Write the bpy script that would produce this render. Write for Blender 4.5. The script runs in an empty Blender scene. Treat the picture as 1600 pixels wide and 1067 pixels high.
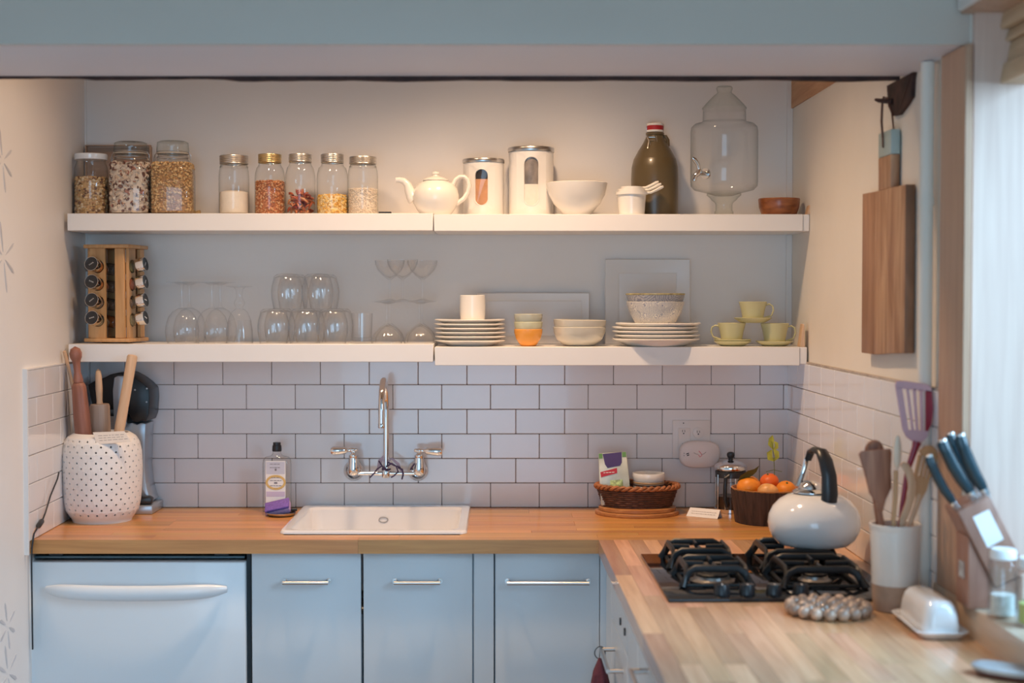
import bpy, bmesh, math, random
from mathutils import Vector, Matrix, Euler
random.seed(7)
S = bpy.context.scene
COL = S.collection
PI = math.pi
rad = math.radians

# ------------------------------------------------------------------ camera
F = 2250.0            # focal length for a 1600 px wide frame
D = 4.545             # camera to back wall
EYE = 1.578
CT = 0.915            # worktop height
PX0, HORIZ = 785.0, 465.0
PITCH = math.atan((533.5 - HORIZ) / F)
cam_d = bpy.data.cameras.new('camera')
cam = bpy.data.objects.new('camera', cam_d); COL.objects.link(cam)
cam.location = (0, -D, EYE)
cam.rotation_euler = (PI / 2 - PITCH, 0, 0)
cam_d.sensor_width = 36; cam_d.lens = F / 1600 * 36
cam_d.shift_x = (800 - PX0) / 1600
cam_d.clip_start = 0.05
cam_d.dof.use_dof = True; cam_d.dof.focus_distance = 4.38; cam_d.dof.aperture_fstop = 2.4
S.camera = cam

# ------------------------------------------------------------------ world and lights
w = bpy.data.worlds.new('world'); S.world = w; w.use_nodes = True
bg = w.node_tree.nodes['Background']
bg.inputs[0].default_value = (0.44, 0.72, 1.0, 1); bg.inputs[1].default_value = 0.6

def area(name, loc, rot, sx, sy, power, col):
    l = bpy.data.lights.new(name, 'AREA'); l.shape = 'RECTANGLE'; l.size = sx; l.size_y = sy
    l.energy = power; l.color = col
    o = bpy.data.objects.new(name, l); COL.objects.link(o); o.location = loc; o.rotation_euler = rot
    return o
def spot(name, loc, target, power, col, angle, blend, size):
    l = bpy.data.lights.new(name, 'SPOT'); l.energy = power; l.color = col
    l.spot_size = rad(angle); l.spot_blend = blend; l.shadow_soft_size = size
    o = bpy.data.objects.new(name, l); COL.objects.link(o); o.location = loc
    o.rotation_euler = (Vector(target) - Vector(loc)).to_track_quat('-Z', 'Y').to_euler()
    return o
DAY = (0.44, 0.72, 1.0)
WARM = (1.0, 0.66, 0.40)
sky = area('daylight_side_window', (2.35, -2.75, 2.55), (0, 0, 0), 1.9, 2.0, 225, DAY)
sky.rotation_euler = (Vector((0.0, -2.1, 0.9)) - Vector((2.35, -2.75, 2.55))).to_track_quat('-Z', 'Y').to_euler()
area('daylight_rear_window', (-0.35, -6.25, 1.20), (rad(90), 0, 0), 1.7, 2.1, 44, DAY)
spot('ceiling_spot_1', (0.05, -0.84, 2.70), (0.05, -0.74, 1.2), 96, WARM, 122, 1.0, 0.065)
spot('ceiling_spot_2', (-0.70, -0.90, 2.70), (-0.66, -0.80, 1.2), 46, WARM, 122, 1.0, 0.065)
S.view_settings.view_transform = 'Standard'; S.view_settings.look = 'None'
S.view_settings.gamma = 1.0; S.view_settings.use_curve_mapping = False
S.view_settings.exposure = 0.0
S.cycles.max_bounces = 14; S.cycles.transparent_max_bounces = 40
S.cycles.diffuse_bounces = 6; S.cycles.glossy_bounces = 6
S.cycles.caustics_reflective = False; S.cycles.caustics_refractive = False

# ------------------------------------------------------------------ measuring helpers
def ray(px, py):
    a = (px - PX0) / F; b = (533.5 - py) / F
    c, s = math.cos(PITCH), math.sin(PITCH)
    return Vector((a, c + b * s, -s + b * c))
def at(px, py, Y):
    r = ray(px, py); t = (Y + D) / r.y
    return Vector((r.x * t, Y, EYE + r.z * t))
def onz(px, py, Z):
    r = ray(px, py); t = (Z - EYE) / r.z
    return Vector((r.x * t, -D + r.y * t, Z))
def mpp(Y): return (Y + D) / F
def wallxl(y): return -1.312 - 0.024 * y     # so is the left one
def wallx(y): return 0.911 - 0.0125 * y       # right wall is slightly out of square

# ------------------------------------------------------------------ mesh builder
class MB:
    def __init__(s): s.v = []; s.f = []
    def add(s, v, f, M=None):
        o = len(s.v)
        s.v += [tuple(M @ Vector(p)) if M is not None else tuple(p) for p in v]
        s.f += [tuple(i + o for i in q) for q in f]
        return s
    def box(s, x0, x1, y0, y1, z0, z1, M=None):
        v = [(x, y, z) for z in (z0, z1) for y in (y0, y1) for x in (x0, x1)]
        return s.add(v, [(0, 2, 3, 1), (4, 5, 7, 6), (0, 1, 5, 4), (2, 6, 7, 3), (0, 4, 6, 2), (1, 3, 7, 5)], M)
    def rbox(s, x0, x1, y0, y1, z0, z1, b=0.003, seg=2, M=None):
        bm = bmesh.new()
        bmesh.ops.create_cube(bm, size=1)
        for q in bm.verts:
            q.co = Vector(((x0 + x1) / 2 + q.co.x * (x1 - x0), (y0 + y1) / 2 + q.co.y * (y1 - y0), (z0 + z1) / 2 + q.co.z * (z1 - z0)))
        bmesh.ops.bevel(bm, geom=bm.edges[:], offset=b, segments=seg, profile=0.5, affect='EDGES')
        bm.verts.index_update()
        v = [q.co.copy() for q in bm.verts]; f = [[q.index for q in fc.verts] for fc in bm.faces]
        bm.free()
        return s.add(v, f, M)
    def lathe(s, prof, n=32, M=None, sx=1.0, sy=1.0, cap0=False, cap1=False):
        v = []; rows = []
        for (r, z) in prof:
            if abs(r) < 1e-6:
                rows.append([len(v)]); v.append((0, 0, z))
            else:
                rows.append(list(range(len(v), len(v) + n)))
                v += [(r * sx * math.cos(2 * PI * k / n), r * sy * math.sin(2 * PI * k / n), z) for k in range(n)]
        f = []
        for a, b in zip(rows, rows[1:]):
            for k in range(n):
                k2 = (k + 1) % n
                if len(a) == 1 and len(b) == 1: continue
                if len(a) == 1: f.append((a[0], b[k2], b[k]))
                elif len(b) == 1: f.append((a[k], a[k2], b[0]))
                else: f.append((a[k], a[k2], b[k2], b[k]))
        if cap0 and len(rows[0]) > 1: f.append(tuple(reversed(rows[0])))
        if cap1 and len(rows[-1]) > 1: f.append(tuple(rows[-1]))
        return s.add(v, f, M)
    def tube(s, pts, r, n=10, closed=False, flat=None, up=None, M=None):
        """sweep; r number or list; flat=(a,b) scales of the section's two axes"""
        P = [Vector(p) for p in pts]; m = len(P)
        R = r if isinstance(r, (list, tuple)) else [r] * m
        fa, fb = flat or (1, 1)
        v = []; prev = None
        for i in range(m):
            if closed: t = P[(i + 1) % m] - P[i - 1]
            else: t = P[min(i + 1, m - 1)] - P[max(i - 1, 0)]
            t.normalize()
            if up is not None: a = Vector(up)
            elif prev is not None: a = prev
            else: a = Vector((0, 0, 1)) if abs(t.z) < 0.9 else Vector((1, 0, 0))
            a = a - t * a.dot(t)
            if a.length < 1e-5: a = Vector((0, 1, 0)) - t * t.y
            a.normalize(); prev = a; b = t.cross(a)
            for k in range(n):
                an = 2 * PI * k / n
                v.append(P[i] + a * (math.cos(an) * R[i] * fa) + b * (math.sin(an) * R[i] * fb))
        f = []
        for i in range(m if closed else m - 1):
            j = (i + 1) % m
            for k in range(n):
                k2 = (k + 1) % n
                f.append((i * n + k, i * n + k2, j * n + k2, j * n + k))
        if not closed:
            f.append(tuple(reversed(range(n)))); f.append(tuple(range((m - 1) * n, m * n)))
        return s.add(v, f, M)
    def prism(s, poly, y0, y1, M=None, b=0.0, seg=2):
        """polygon in XZ extruded along Y"""
        bm = bmesh.new()
        n = len(poly)
        a = [bm.verts.new((x, y0, z)) for x, z in poly]; c = [bm.verts.new((x, y1, z)) for x, z in poly]
        bm.faces.new(a); bm.faces.new(list(reversed(c)))
        for i in range(n):
            j = (i + 1) % n
            bm.faces.new((a[j], a[i], c[i], c[j]))
        bmesh.ops.recalc_face_normals(bm, faces=bm.faces[:])
        if b > 0: bmesh.ops.bevel(bm, geom=bm.edges[:], offset=b, segments=seg, profile=0.5, affect='EDGES')
        bm.verts.index_update()
        v = [q.co.copy() for q in bm.verts]; f = [[q.index for q in fc.verts] for fc in bm.faces]
        bm.free()
        return s.add(v, f, M)
    def ball(s, c, r, nu=12, nv=8, sc=(1, 1, 1), M=None):
        prof = [(r * math.sin(PI * i / nv), -r * math.cos(PI * i / nv)) for i in range(nv + 1)]
        T = Matrix.Translation(Vector(c)) @ Matrix.Diagonal((sc[0], sc[1], sc[2], 1))
        return s.lathe(prof, nu, (M @ T) if M is not None else T)

ICO_V, ICO_F = None, None
def ico():
    global ICO_V, ICO_F
    if ICO_V is None:
        bm = bmesh.new(); bmesh.ops.create_icosphere(bm, subdivisions=1, radius=1)
        bm.verts.index_update()
        ICO_V = [q.co.copy() for q in bm.verts]; ICO_F = [[q.index for q in fc.verts] for fc in bm.faces]; bm.free()
    return ICO_V, ICO_F

def obj(name, mb, mat, parent=None, ang=40, loc=None, rot=None):
    me = bpy.data.meshes.new(name)
    me.from_pydata([tuple(p) for p in mb.v], [], mb.f)
    me.validate(); me.update()
    if ang is not None:
        me.polygons.foreach_set('use_smooth', [True] * len(me.polygons))
        me.set_sharp_from_angle(angle=rad(ang))
    bm = bmesh.new(); bm.from_mesh(me); bmesh.ops.recalc_face_normals(bm, faces=bm.faces[:]); bm.to_mesh(me); bm.free()
    me.materials.append(mat)
    o = bpy.data.objects.new(name, me); COL.objects.link(o)
    if parent is not None: o.parent = parent
    if loc is not None: o.location = loc
    if rot is not None: o.rotation_euler = rot
    return o
def inst(src, name=None, loc=None, parent=None, scale=None, rot=None):
    o = src.copy(); COL.objects.link(o)
    if name: o.name = name
    if loc is not None: o.location = loc
    if scale is not None: o.scale = scale
    if rot is not None: o.rotation_euler = rot
    if parent is not None: o.parent = parent
    return o
def tag(o, label=None, cat=None, group=None, kind=None):
    if label: o['label'] = label
    if cat: o['category'] = cat
    if group: o['group'] = group
    if kind: o['kind'] = kind
    return o
def thing(name, label, cat, loc=(0, 0, 0), rz=0.0, group=None):
    o = bpy.data.objects.new(name, None); COL.objects.link(o)
    o.empty_display_size = 0.05
    o.location = loc; o.rotation_euler = (0, 0, rz)
    return tag(o, label, cat, group)
def dup(root, loc, label, rz=None, group=None):
    r = root.copy(); COL.objects.link(r); r.location = loc; r['label'] = label
    if rz is not None: r.rotation_euler = (0, 0, rz)
    if group: r['group'] = group
    for ch in list(root.children):
        c = ch.copy(); COL.objects.link(c); c.parent = r
        for g in list(ch.children):
            d = g.copy(); COL.objects.link(d); d.parent = c
    return r
def struct(name, mb, mat, label=None, ang=30):
    return tag(obj(name, mb, mat, None, ang), label, None, None, 'structure')
def T(x, y, z): return Matrix.Translation((x, y, z))
def RX(a): return Matrix.Rotation(a, 4, 'X')
def RY(a): return Matrix.Rotation(a, 4, 'Y')
def RZ(a): return Matrix.Rotation(a, 4, 'Z')

# ------------------------------------------------------------------ materials
def lin(c): return tuple(((v / 255) / 12.92 if v / 255 <= 0.04045 else ((v / 255 + 0.055) / 1.055) ** 2.4) for v in c)
def newmat(name):
    m = bpy.data.materials.new(name); m.use_nodes = True
    nt = m.node_tree; b = nt.nodes['Principled BSDF']
    return m, nt, b
def pm(name, col, rough=0.5, metal=0.0, var=0.05, scale=12.0, bump=0.0, bscale=None, coat=0.0, sss=0.0, stretch=(1, 1, 1), rnd=0.0):
    m, nt, b = newmat(name); N = nt.nodes; L = nt.links
    tc = N.new('ShaderNodeTexCoord'); mp = N.new('ShaderNodeMapping'); mp.inputs['Scale'].default_value = stretch
    L.new(tc.outputs['Object'], mp.inputs[0])
    nz = N.new('ShaderNodeTexNoise'); nz.inputs['Scale'].default_value = scale; nz.inputs['Detail'].default_value = 4
    L.new(mp.outputs[0], nz.inputs['Vector'])
    rp = N.new('ShaderNodeValToRGB')
    rp.color_ramp.elements[0].position = 0.3; rp.color_ramp.elements[1].position = 0.7
    rp.color_ramp.elements[0].color = tuple(max(0, c * (1 - var)) for c in col) + (1,)
    rp.color_ramp.elements[1].color = tuple(min(1, c * (1 + var)) for c in col) + (1,)
    L.new(nz.outputs['Fac'], rp.inputs[0]); out = rp.outputs[0]
    if rnd > 0:
        oi = N.new('ShaderNodeObjectInfo'); hs = N.new('ShaderNodeHueSaturation'); mr = N.new('ShaderNodeMapRange')
        mr.inputs['To Min'].default_value = 1 - rnd; mr.inputs['To Max'].default_value = 1 + rnd
        L.new(oi.outputs['Random'], mr.inputs[0]); L.new(mr.outputs[0], hs.inputs['Value']); L.new(out, hs.inputs['Color']); out = hs.outputs[0]
    L.new(out, b.inputs['Base Color'])
    b.inputs['Roughness'].default_value = rough; b.inputs['Metallic'].default_value = metal
    b.inputs['Coat Weight'].default_value = coat
    if sss: b.inputs['Subsurface Weight'].default_value = sss; b.inputs['Subsurface Radius'].default_value = (0.01, 0.006, 0.004)
    if bump:
        n2 = N.new('ShaderNodeTexNoise'); n2.inputs['Scale'].default_value = bscale or scale * 4; n2.inputs['Detail'].default_value = 5
        L.new(mp.outputs[0], n2.inputs['Vector'])
        bp = N.new('ShaderNodeBump'); bp.inputs['Strength'].default_value = bump; bp.inputs['Distance'].default_value = 0.002
        L.new(n2.outputs['Fac'], bp.inputs['Height']); L.new(bp.outputs[0], b.inputs['Normal'])
    return m
def wood(name, c1, c2, rough=0.45, stretch=(1.5, 22, 22), scale=3.0, rnd=0.0, coat=0.0, c3=None):
    m, nt, b = newmat(name); N = nt.nodes; L = nt.links
    tc = N.new('ShaderNodeTexCoord'); oi = N.new('ShaderNodeObjectInfo')
    ad = N.new('ShaderNodeVectorMath'); ad.operation = 'MULTIPLY_ADD'
    L.new(tc.outputs['Object'], ad.inputs[0]); ad.inputs[1].default_value = stretch
    cm = N.new('ShaderNodeCombineXYZ')
    mu = N.new('ShaderNodeMath'); mu.operation = 'MULTIPLY'; mu.inputs[1].default_value = 37.0
    L.new(oi.outputs['Random'], mu.inputs[0])
    for k in range(3): L.new(mu.outputs[0], cm.inputs[k])
    L.new(cm.outputs[0], ad.inputs[2])
    nz = N.new('ShaderNodeTexNoise'); nz.inputs['Scale'].default_value = scale; nz.inputs['Detail'].default_value = 6
    nz.inputs['Distortion'].default_value = 0.6
    L.new(ad.outputs[0], nz.inputs['Vector'])
    rp = N.new('ShaderNodeValToRGB'); e = rp.color_ramp.elements
    e[0].position = 0.32; e[1].position = 0.68; e[0].color = c1 + (1,); e[1].color = c2 + (1,)
    L.new(nz.outputs['Fac'], rp.inputs[0]); out = rp.outputs[0]
    if rnd:
        mr = N.new('ShaderNodeMapRange'); mr.inputs['To Min'].default_value = 1 - rnd; mr.inputs['To Max'].default_value = 1 + rnd
        hs = N.new('ShaderNodeHueSaturation')
        L.new(oi.outputs['Random'], mr.inputs[0]); L.new(mr.outputs[0], hs.inputs['Value']); L.new(out, hs.inputs['Color'])
        m2 = N.new('ShaderNodeMath'); m2.operation = 'MULTIPLY_ADD'; m2.inputs[1].default_value = 0.02; m2.inputs[2].default_value = 0.49
        m3 = N.new('ShaderNodeMath'); m3.operation = 'FRACT'; m4 = N.new('ShaderNodeMath'); m4.operation = 'MULTIPLY'; m4.inputs[1].default_value = 7.3
        L.new(oi.outputs['Random'], m4.inputs[0]); L.new(m4.outputs[0], m3.inputs[0]); L.new(m3.outputs[0], m2.inputs[0]); L.new(m2.outputs[0], hs.inputs['Hue'])
        out = hs.outputs[0]
    L.new(out, b.inputs['Base Color']); b.inputs['Roughness'].default_value = rough; b.inputs['Coat Weight'].default_value = coat
    b.inputs['Coat Roughness'].default_value = 0.15
    return m
def glassm(name, tint=(0.985, 0.987, 0.985), edge=(0.55, 0.58, 0.56), ior=1.45, rough=0.015, f0=0.045):
    m = bpy.data.materials.new(name); m.use_nodes = True; nt = m.node_tree; N = nt.nodes; L = nt.links
    N.remove(N['Principled BSDF']); out = N['Material Output']
    lw = N.new('ShaderNodeLayerWeight'); lw.inputs['Blend'].default_value = 0.5
    pw = N.new('ShaderNodeMath'); pw.operation = 'POWER'; pw.inputs[1].default_value = 3.5
    L.new(lw.outputs['Facing'], pw.inputs[0])
    nz = N.new('ShaderNodeTexNoise'); nz.inputs['Scale'].default_value = 9
    mx = N.new('ShaderNodeMix'); mx.data_type = 'RGBA'
    mx.inputs[6].default_value = tint + (1,); mx.inputs[7].default_value = edge + (1,)
    L.new(pw.outputs[0], mx.inputs[0])
    tr = N.new('ShaderNodeBsdfTransparent'); L.new(mx.outputs[2], tr.inputs[0])
    gl = N.new('ShaderNodeBsdfGlossy'); gl.inputs['Roughness'].default_value = rough
    mr = N.new('ShaderNodeMapRange'); mr.inputs['To Min'].default_value = rough; mr.inputs['To Max'].default_value = rough + 0.03
    L.new(nz.outputs['Fac'], mr.inputs[0]); L.new(mr.outputs[0], gl.inputs['Roughness'])
    p5 = N.new('ShaderNodeMath'); p5.operation = 'POWER'; p5.inputs[1].default_value = 5.0; L.new(lw.outputs['Facing'], p5.inputs[0])
    fr = N.new('ShaderNodeMapRange'); fr.inputs['To Min'].default_value = f0; fr.inputs['To Max'].default_value = 0.8; L.new(p5.outputs[0], fr.inputs[0])
    ms = N.new('ShaderNodeMixShader'); L.new(fr.outputs[0], ms.inputs[0]); L.new(tr.outputs[0], ms.inputs[1]); L.new(gl.outputs[0], ms.inputs[2])
    L.new(ms.outputs[0], out.inputs[0])
    return m
def grainm(name, cols, rough=0.6):
    """each little piece of a heap takes one of the colours"""
    m, nt, b = newmat(name); N = nt.nodes; L = nt.links
    g = N.new('ShaderNodeNewGeometry'); rp = N.new('ShaderNodeValToRGB'); rp.color_ramp.interpolation = 'CONSTANT'
    e = rp.color_ramp.elements
    while len(e) < len(cols): e.new(0.5)
    for i, c in enumerate(cols):
        e[i].position = i / len(cols); e[i].color = c + (1,)
    L.new(g.outputs['Random Per Island'], rp.inputs[0]); L.new(rp.outputs[0], b.inputs['Base Color'])
    b.inputs['Roughness'].default_value = rough
    return m

M = {}
M['wall'] = pm('wall_paint', (0.80, 0.775, 0.75), 0.55, var=0.025, scale=3, bump=0.12, bscale=60)
M['wall_r'] = pm('wall_plaster', (0.77, 0.73, 0.655), 0.55, var=0.05, scale=2.5, bump=0.2, bscale=30)
M['header'] = pm('header_paint', (0.56, 0.50, 0.44), 0.5, var=0.02, scale=2, bump=0.06, bscale=50)
M['header_under'] = pm('header_underside_paint', (0.68, 0.69, 0.76), 0.5, var=0.02, scale=2)
M['ceiling'] = pm('ceiling_paint', (0.78, 0.76, 0.74), 0.7, var=0.02, scale=2)
M['floor'] = wood('floor_wood', (0.22, 0.13, 0.07), (0.34, 0.21, 0.12), 0.4)
M['tile'] = pm('glazed_tile', (0.76, 0.755, 0.77), 0.16, var=0.02, scale=5, bump=0.05, bscale=14, coat=0.3, rnd=0.03)
M['grout'] = pm('grout', (0.15, 0.105, 0.10), 0.9, var=0.25, scale=40)
M['grout_pale'] = pm('grout_pale', (0.42, 0.37, 0.34), 0.9, var=0.25, scale=30)
M['shelf'] = pm('shelf_white', (0.80, 0.785, 0.77), 0.35, var=0.01, scale=4)
M['stave'] = wood('butcher_block', (0.50, 0.235, 0.068), (0.63, 0.325, 0.102), 0.36, stretch=(1.5, 26, 26), rnd=0.20, coat=0.25)
M['stave_y'] = wood('butcher_block_daylit', (0.52, 0.285, 0.155), (0.67, 0.41, 0.245), 0.32, stretch=(26, 1.5, 26), rnd=0.28, coat=0.6)  # same wood, paler and pinker: daylight glare put into the colour
M['cab'] = pm('cabinet_white', (0.67, 0.73, 0.77), 0.38, var=0.012, scale=3)
M['dish'] = pm('appliance_white', (0.74, 0.80, 0.84), 0.28, var=0.01, scale=3, coat=0.2)
M['dark'] = pm('dark_void', (0.012, 0.02, 0.026), 0.6, var=0.3, scale=10)
M['blackplastic'] = pm('black_plastic', (0.018, 0.02, 0.024), 0.32, var=0.2, scale=20)
M['iron'] = pm('cast_iron', (0.008, 0.010, 0.012), 0.42, var=0.3, scale=60, bump=0.1, bscale=300)
M['steel'] = pm('brushed_steel', (0.62, 0.60, 0.58), 0.28, 1.0, var=0.06, scale=60, stretch=(1, 20, 20))
M['chrome'] = pm('chrome', (0.80, 0.81, 0.82), 0.07, 1.0, var=0.02, scale=8)
M['zinc'] = pm('jar_lid_zinc', (0.62, 0.605, 0.58), 0.33, 1.0, var=0.1, scale=40)
M['brass'] = pm('jar_lid_gold', (0.66, 0.51, 0.27), 0.33, 1.0, var=0.1, scale=40)
M['porcelain'] = pm('white_porcelain', (0.82, 0.79, 0.74), 0.22, var=0.012, scale=6, coat=0.3)
M['enamel'] = pm('white_enamel', (0.80, 0.81, 0.82), 0.12, var=0.01, scale=5, coat=0.5)
M['sinkw'] = pm('sink_enamel', (0.79, 0.79, 0.81), 0.14, var=0.01, scale=5, coat=0.5)
M['glass'] = glassm('clear_glass')
M['glass_lite'] = glassm('thin_clear_glass', (0.998, 0.998, 0.998), (0.91, 0.91, 0.91), f0=0.045, rough=0.012)
M['glass_green'] = glassm('greenish_glass', (0.95, 0.965, 0.95), (0.50, 0.55, 0.52))
M['palewood'] = wood('pale_wood', (0.55, 0.36, 0.22), (0.68, 0.47, 0.31), 0.5, stretch=(20, 20, 1.5))
M['bamboo'] = wood('bamboo', (0.50, 0.27, 0.11), (0.64, 0.37, 0.17), 0.42, stretch=(18, 18, 1.2))
M['redwood'] = wood('red_brown_wood', (0.22, 0.085, 0.055), (0.36, 0.15, 0.10), 0.42, stretch=(16, 16, 1.5))
M['walnut'] = wood('walnut', (0.17, 0.058, 0.030), (0.34, 0.145, 0.080), 0.6, stretch=(20, 20, 1.5))
M['blockwood'] = wood('knife_block_wood', (0.25, 0.12, 0.085), (0.36, 0.19, 0.135), 0.42, stretch=(14, 14, 2))
M['casing'] = wood('window_casing_wood', (0.43, 0.255, 0.165), (0.53, 0.335, 0.225), 0.42, stretch=(22, 22, 1.2))
M['jamb'] = wood('window_jamb_wood', (0.63, 0.45, 0.37), (0.71, 0.53, 0.44), 0.3, stretch=(22, 22, 1.0), coat=0.4)
# ================================================================== ROOM SHELL
XL = wallxl(-0.63)
HZ = at(800, 119, -1.25).z          # underside of the header beam
YH0, YH1 = -1.25, -1.66
WIN0, WIN1 = -1.662, -3.35          # window opening along the right wall
SILL = 0.975
struct('floor', MB().box(-1.6, 1.35, -6.6, 0.2, -0.06, 0.0), M['floor'])
struct('ceiling', MB().box(-1.6, 1.3, -6.6, 0.2, 2.90, 2.96), M['ceiling'])
wb = struct('wall_back', MB().box(-1.45, 1.2, 0.0, 0.12, 0, 2.9), M['wall'], 'off-white painted back wall')
mb = MB(); v = []
for z in (0, 2.9):
    for (x, y) in ((-1.46, 0.0), (wallxl(0), 0.0), (wallxl(-0.95), -0.95), (wallxl(-0.95), -6.6), (-1.46, -6.6)): v.append((x, y, z))
mb.add(v, [(0, 1, 2, 3, 4), (9, 8, 7, 6, 5)] + [(i, (i + 1) % 5, 5 + (i + 1) % 5, 5 + i) for i in range(5)])
wl = struct('wall_left', mb, M['wall'], 'off-white painted left wall')
# right wall: far piece up to the window, piece under and above the window, near piece
def skewbox(mb, y0, y1, z0, z1, thick=0.14, off=0.0):
    v = []
    for z in (z0, z1):
        for y in (y0, y1):
            for dx in (0, thick): v.append((wallx(y) + off + dx, y, z))
    return mb.add(v, [(0, 2, 3, 1), (4, 5, 7, 6), (0, 1, 5, 4), (2, 6, 7, 3), (0, 4, 6, 2), (1, 3, 7, 5)])
mb = MB(); skewbox(mb, WIN0, 0.0, 0, 2.9); skewbox(mb, WIN1, WIN0, 0, SILL - 0.03); skewbox(mb, WIN1, WIN0, 2.16, 2.9); skewbox(mb, -6.6, WIN1, 0, 2.9)
wr = struct('wall_right', mb, M['wall_r'], 'rough cream plaster right wall')
# rear wall with a wide window opening (behind the viewer)
mb = MB(); mb.box(-1.3, -1.2, -6.6, -6.5, 0, 2.9); mb.box(0.5, 1.0, -6.6, -6.5, 0, 2.9); mb.box(-1.2, 0.5, -6.6, -6.5, 0, 0.12); mb.box(-1.2, 0.5, -6.6, -6.5, 2.3, 2.9)
struct('wall_rear', mb, M['wall'])

# header beam across the alcove
hb = MB().box(wallxl(YH1) , wallx(-1.68), YH1, YH1 + 0.012, HZ, 2.9)
h = struct('trim_1', hb, M['header'], 'grey-green painted header board above the alcove')
struct('trim_2', MB().box(wallxl(-1.26), wallx(-1.3), YH1 + 0.012, YH0, HZ, HZ + 0.02), M['header_under'], 'pale underside board of the header')
# dark raw edge strip along the back of the header, slightly wavy
n = 60; mb = MB(); v = []; f = []
random.seed(3)
for i in range(n + 1):
    x = XL + (0.905 - XL) * i / n
    t = 0.0065 + 0.0022 * math.sin(i * 0.7) * random.random() + (0.003 if i > 18 else 0.0)
    if i < 10: t *= 0.7
    for (y, z) in ((YH0, HZ + 0.02), (YH0 + 0.014, HZ + 0.02), (YH0 + 0.014, HZ - t), (YH0, HZ - t)): v.append((x, y, z))
for i in range(n):
    for k in range(4): f.append((i * 4 + k, i * 4 + (k + 1) % 4, i * 4 + 4 + (k + 1) % 4, i * 4 + 4 + k))
f += [(3, 2, 1, 0), (n * 4, n * 4 + 1, n * 4 + 2, n * 4 + 3)]
M['darkwood'] = pm('dark_raw_wood', (0.045, 0.020, 0.016), 0.8, var=0.5, scale=25, bump=0.5, bscale=80)
struct('trim_3', mb.add(v, f), M['darkwood'], 'dark raw wood strip under the header')
# wooden ledger high on the right wall
zl = at(1242, 170, 0).z
mb = MB(); v = []
for z in (zl, zl + 0.3):
    for y in (0.0, -1.2):
        for dx in (-0.006, 0.0): v.append((wallx(y) + dx, y, z))
mb.add(v, [(0, 2, 3, 1), (4, 5, 7, 6), (0, 1, 5, 4), (2, 6, 7, 3), (0, 4, 6, 2), (1, 3, 7, 5)])
M['ledger'] = wood('ledger_wood', (0.42, 0.22, 0.10), (0.56, 0.32, 0.16), 0.5, stretch=(20, 1.5, 20))
struct('trim_4', mb, M['ledger'], 'orange-brown wooden ledger high on the right wall')
# corner bead where back and right wall meet
struct('trim_5', MB().box(0.893, 0.9105, -0.012, 0.0, CT + 0.47, zl + 0.3), M['wall'], 'painted corner strip')
# caulk line left corner
struct('trim_6', MB().box(-1.312, -1.306, -0.006, 0.0, CT + 0.47, 2.9), M['wall'])

# ------------------------------------------------------------------ tiles
TP, TH, RW = 0.1540, 0.0777, 0.0016
tile_cache = {}
def tile(parent, wd, ht, Mt, face):
    """face 'b': lies in XZ facing -Y; 'l'/'r': side walls"""
    key = (round(wd, 4), round(ht, 4), face)
    if key not in tile_cache:
        mb = MB()
        b = 0.0016 if min(wd, ht) > 0.008 else 0.0006
        if face == 'b': mb.rbox(0, wd, -0.0075, 0, 0, ht, b, 1)
        elif face == 'l': mb.rbox(0, 0.0075, 0, wd, 0, ht, b, 1)
        else: mb.rbox(-0.0075, 0, 0, wd, 0, ht, b, 1)
        o = obj('tile', mb, M['tile'], parent, 30); tile_cache[key] = o
    else:
        o = tile_cache[key].copy(); COL.objects.link(o); o.parent = parent
    o.matrix_local = Mt
    return o
NB = 6
obj('grout', MB().box(-1.311, 0.911, -0.0045, 0, CT - 0.02, CT + NB * TH), M['grout'], wb, None)
oA, oB = (653.5 - PX0) / 495.0, (614.0 - PX0) / 495.0
rr = random.Random(5)
for r in range(NB):
    o0 = oA if r % 2 == 1 else oB              # top row (r = 5) has the A joints
    k = math.floor((-1.312 - o0) / TP)
    while o0 + k * TP < 0.903:
        x0 = max(o0 + k * TP + RW / 2, -1.312 + 0.0125); x1 = min(o0 + (k + 1) * TP - RW / 2, 0.911 - 0.0085)
        k += 1
        if x1 - x0 < 0.008: continue
        tile(wb, x1 - x0, TH - RW, T(x0, -0.0045 + 0.0003 * rr.random(), CT + r * TH + RW / 2 + 0.0002) @ RX(rad(rr.uniform(-.15, .15))), 'b')
# left wall, five and a half tiles deep with a slim edging strip
YL = -0.655
obj('grout', MB().box(0, 0.0045, YL, 0, CT - 0.02, CT + NB * TH, T(-1.312, 0, 0) @ RZ(0.024)), M['grout_pale'], wl, None)
for r in range(NB):
    y = YL + 0.002
    first = TP if r % 2 == 1 else TP / 2
    while y < -0.012:
        y1 = min(y + first, -0.009); first = TP
        if y1 - y > 0.01: tile(wl, y1 - y - RW, TH - RW, T(wallxl(y) + 0.0045, y + RW / 2, CT + r * TH + RW / 2) @ RZ(0.024), 'l')
        y = y1
_m = T(-1.312, 0, 0) @ RZ(0.024)
struct('trim_7', MB().box(0, 0.0125, YL - 0.006, YL, CT - 0.035, CT + NB * TH + 0.004, _m).box(0, 0.0125, YL, -0.262, CT + NB * TH, CT + NB * TH + 0.004, _m), M['shelf'], 'slim white edging of the left tiles')
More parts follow.
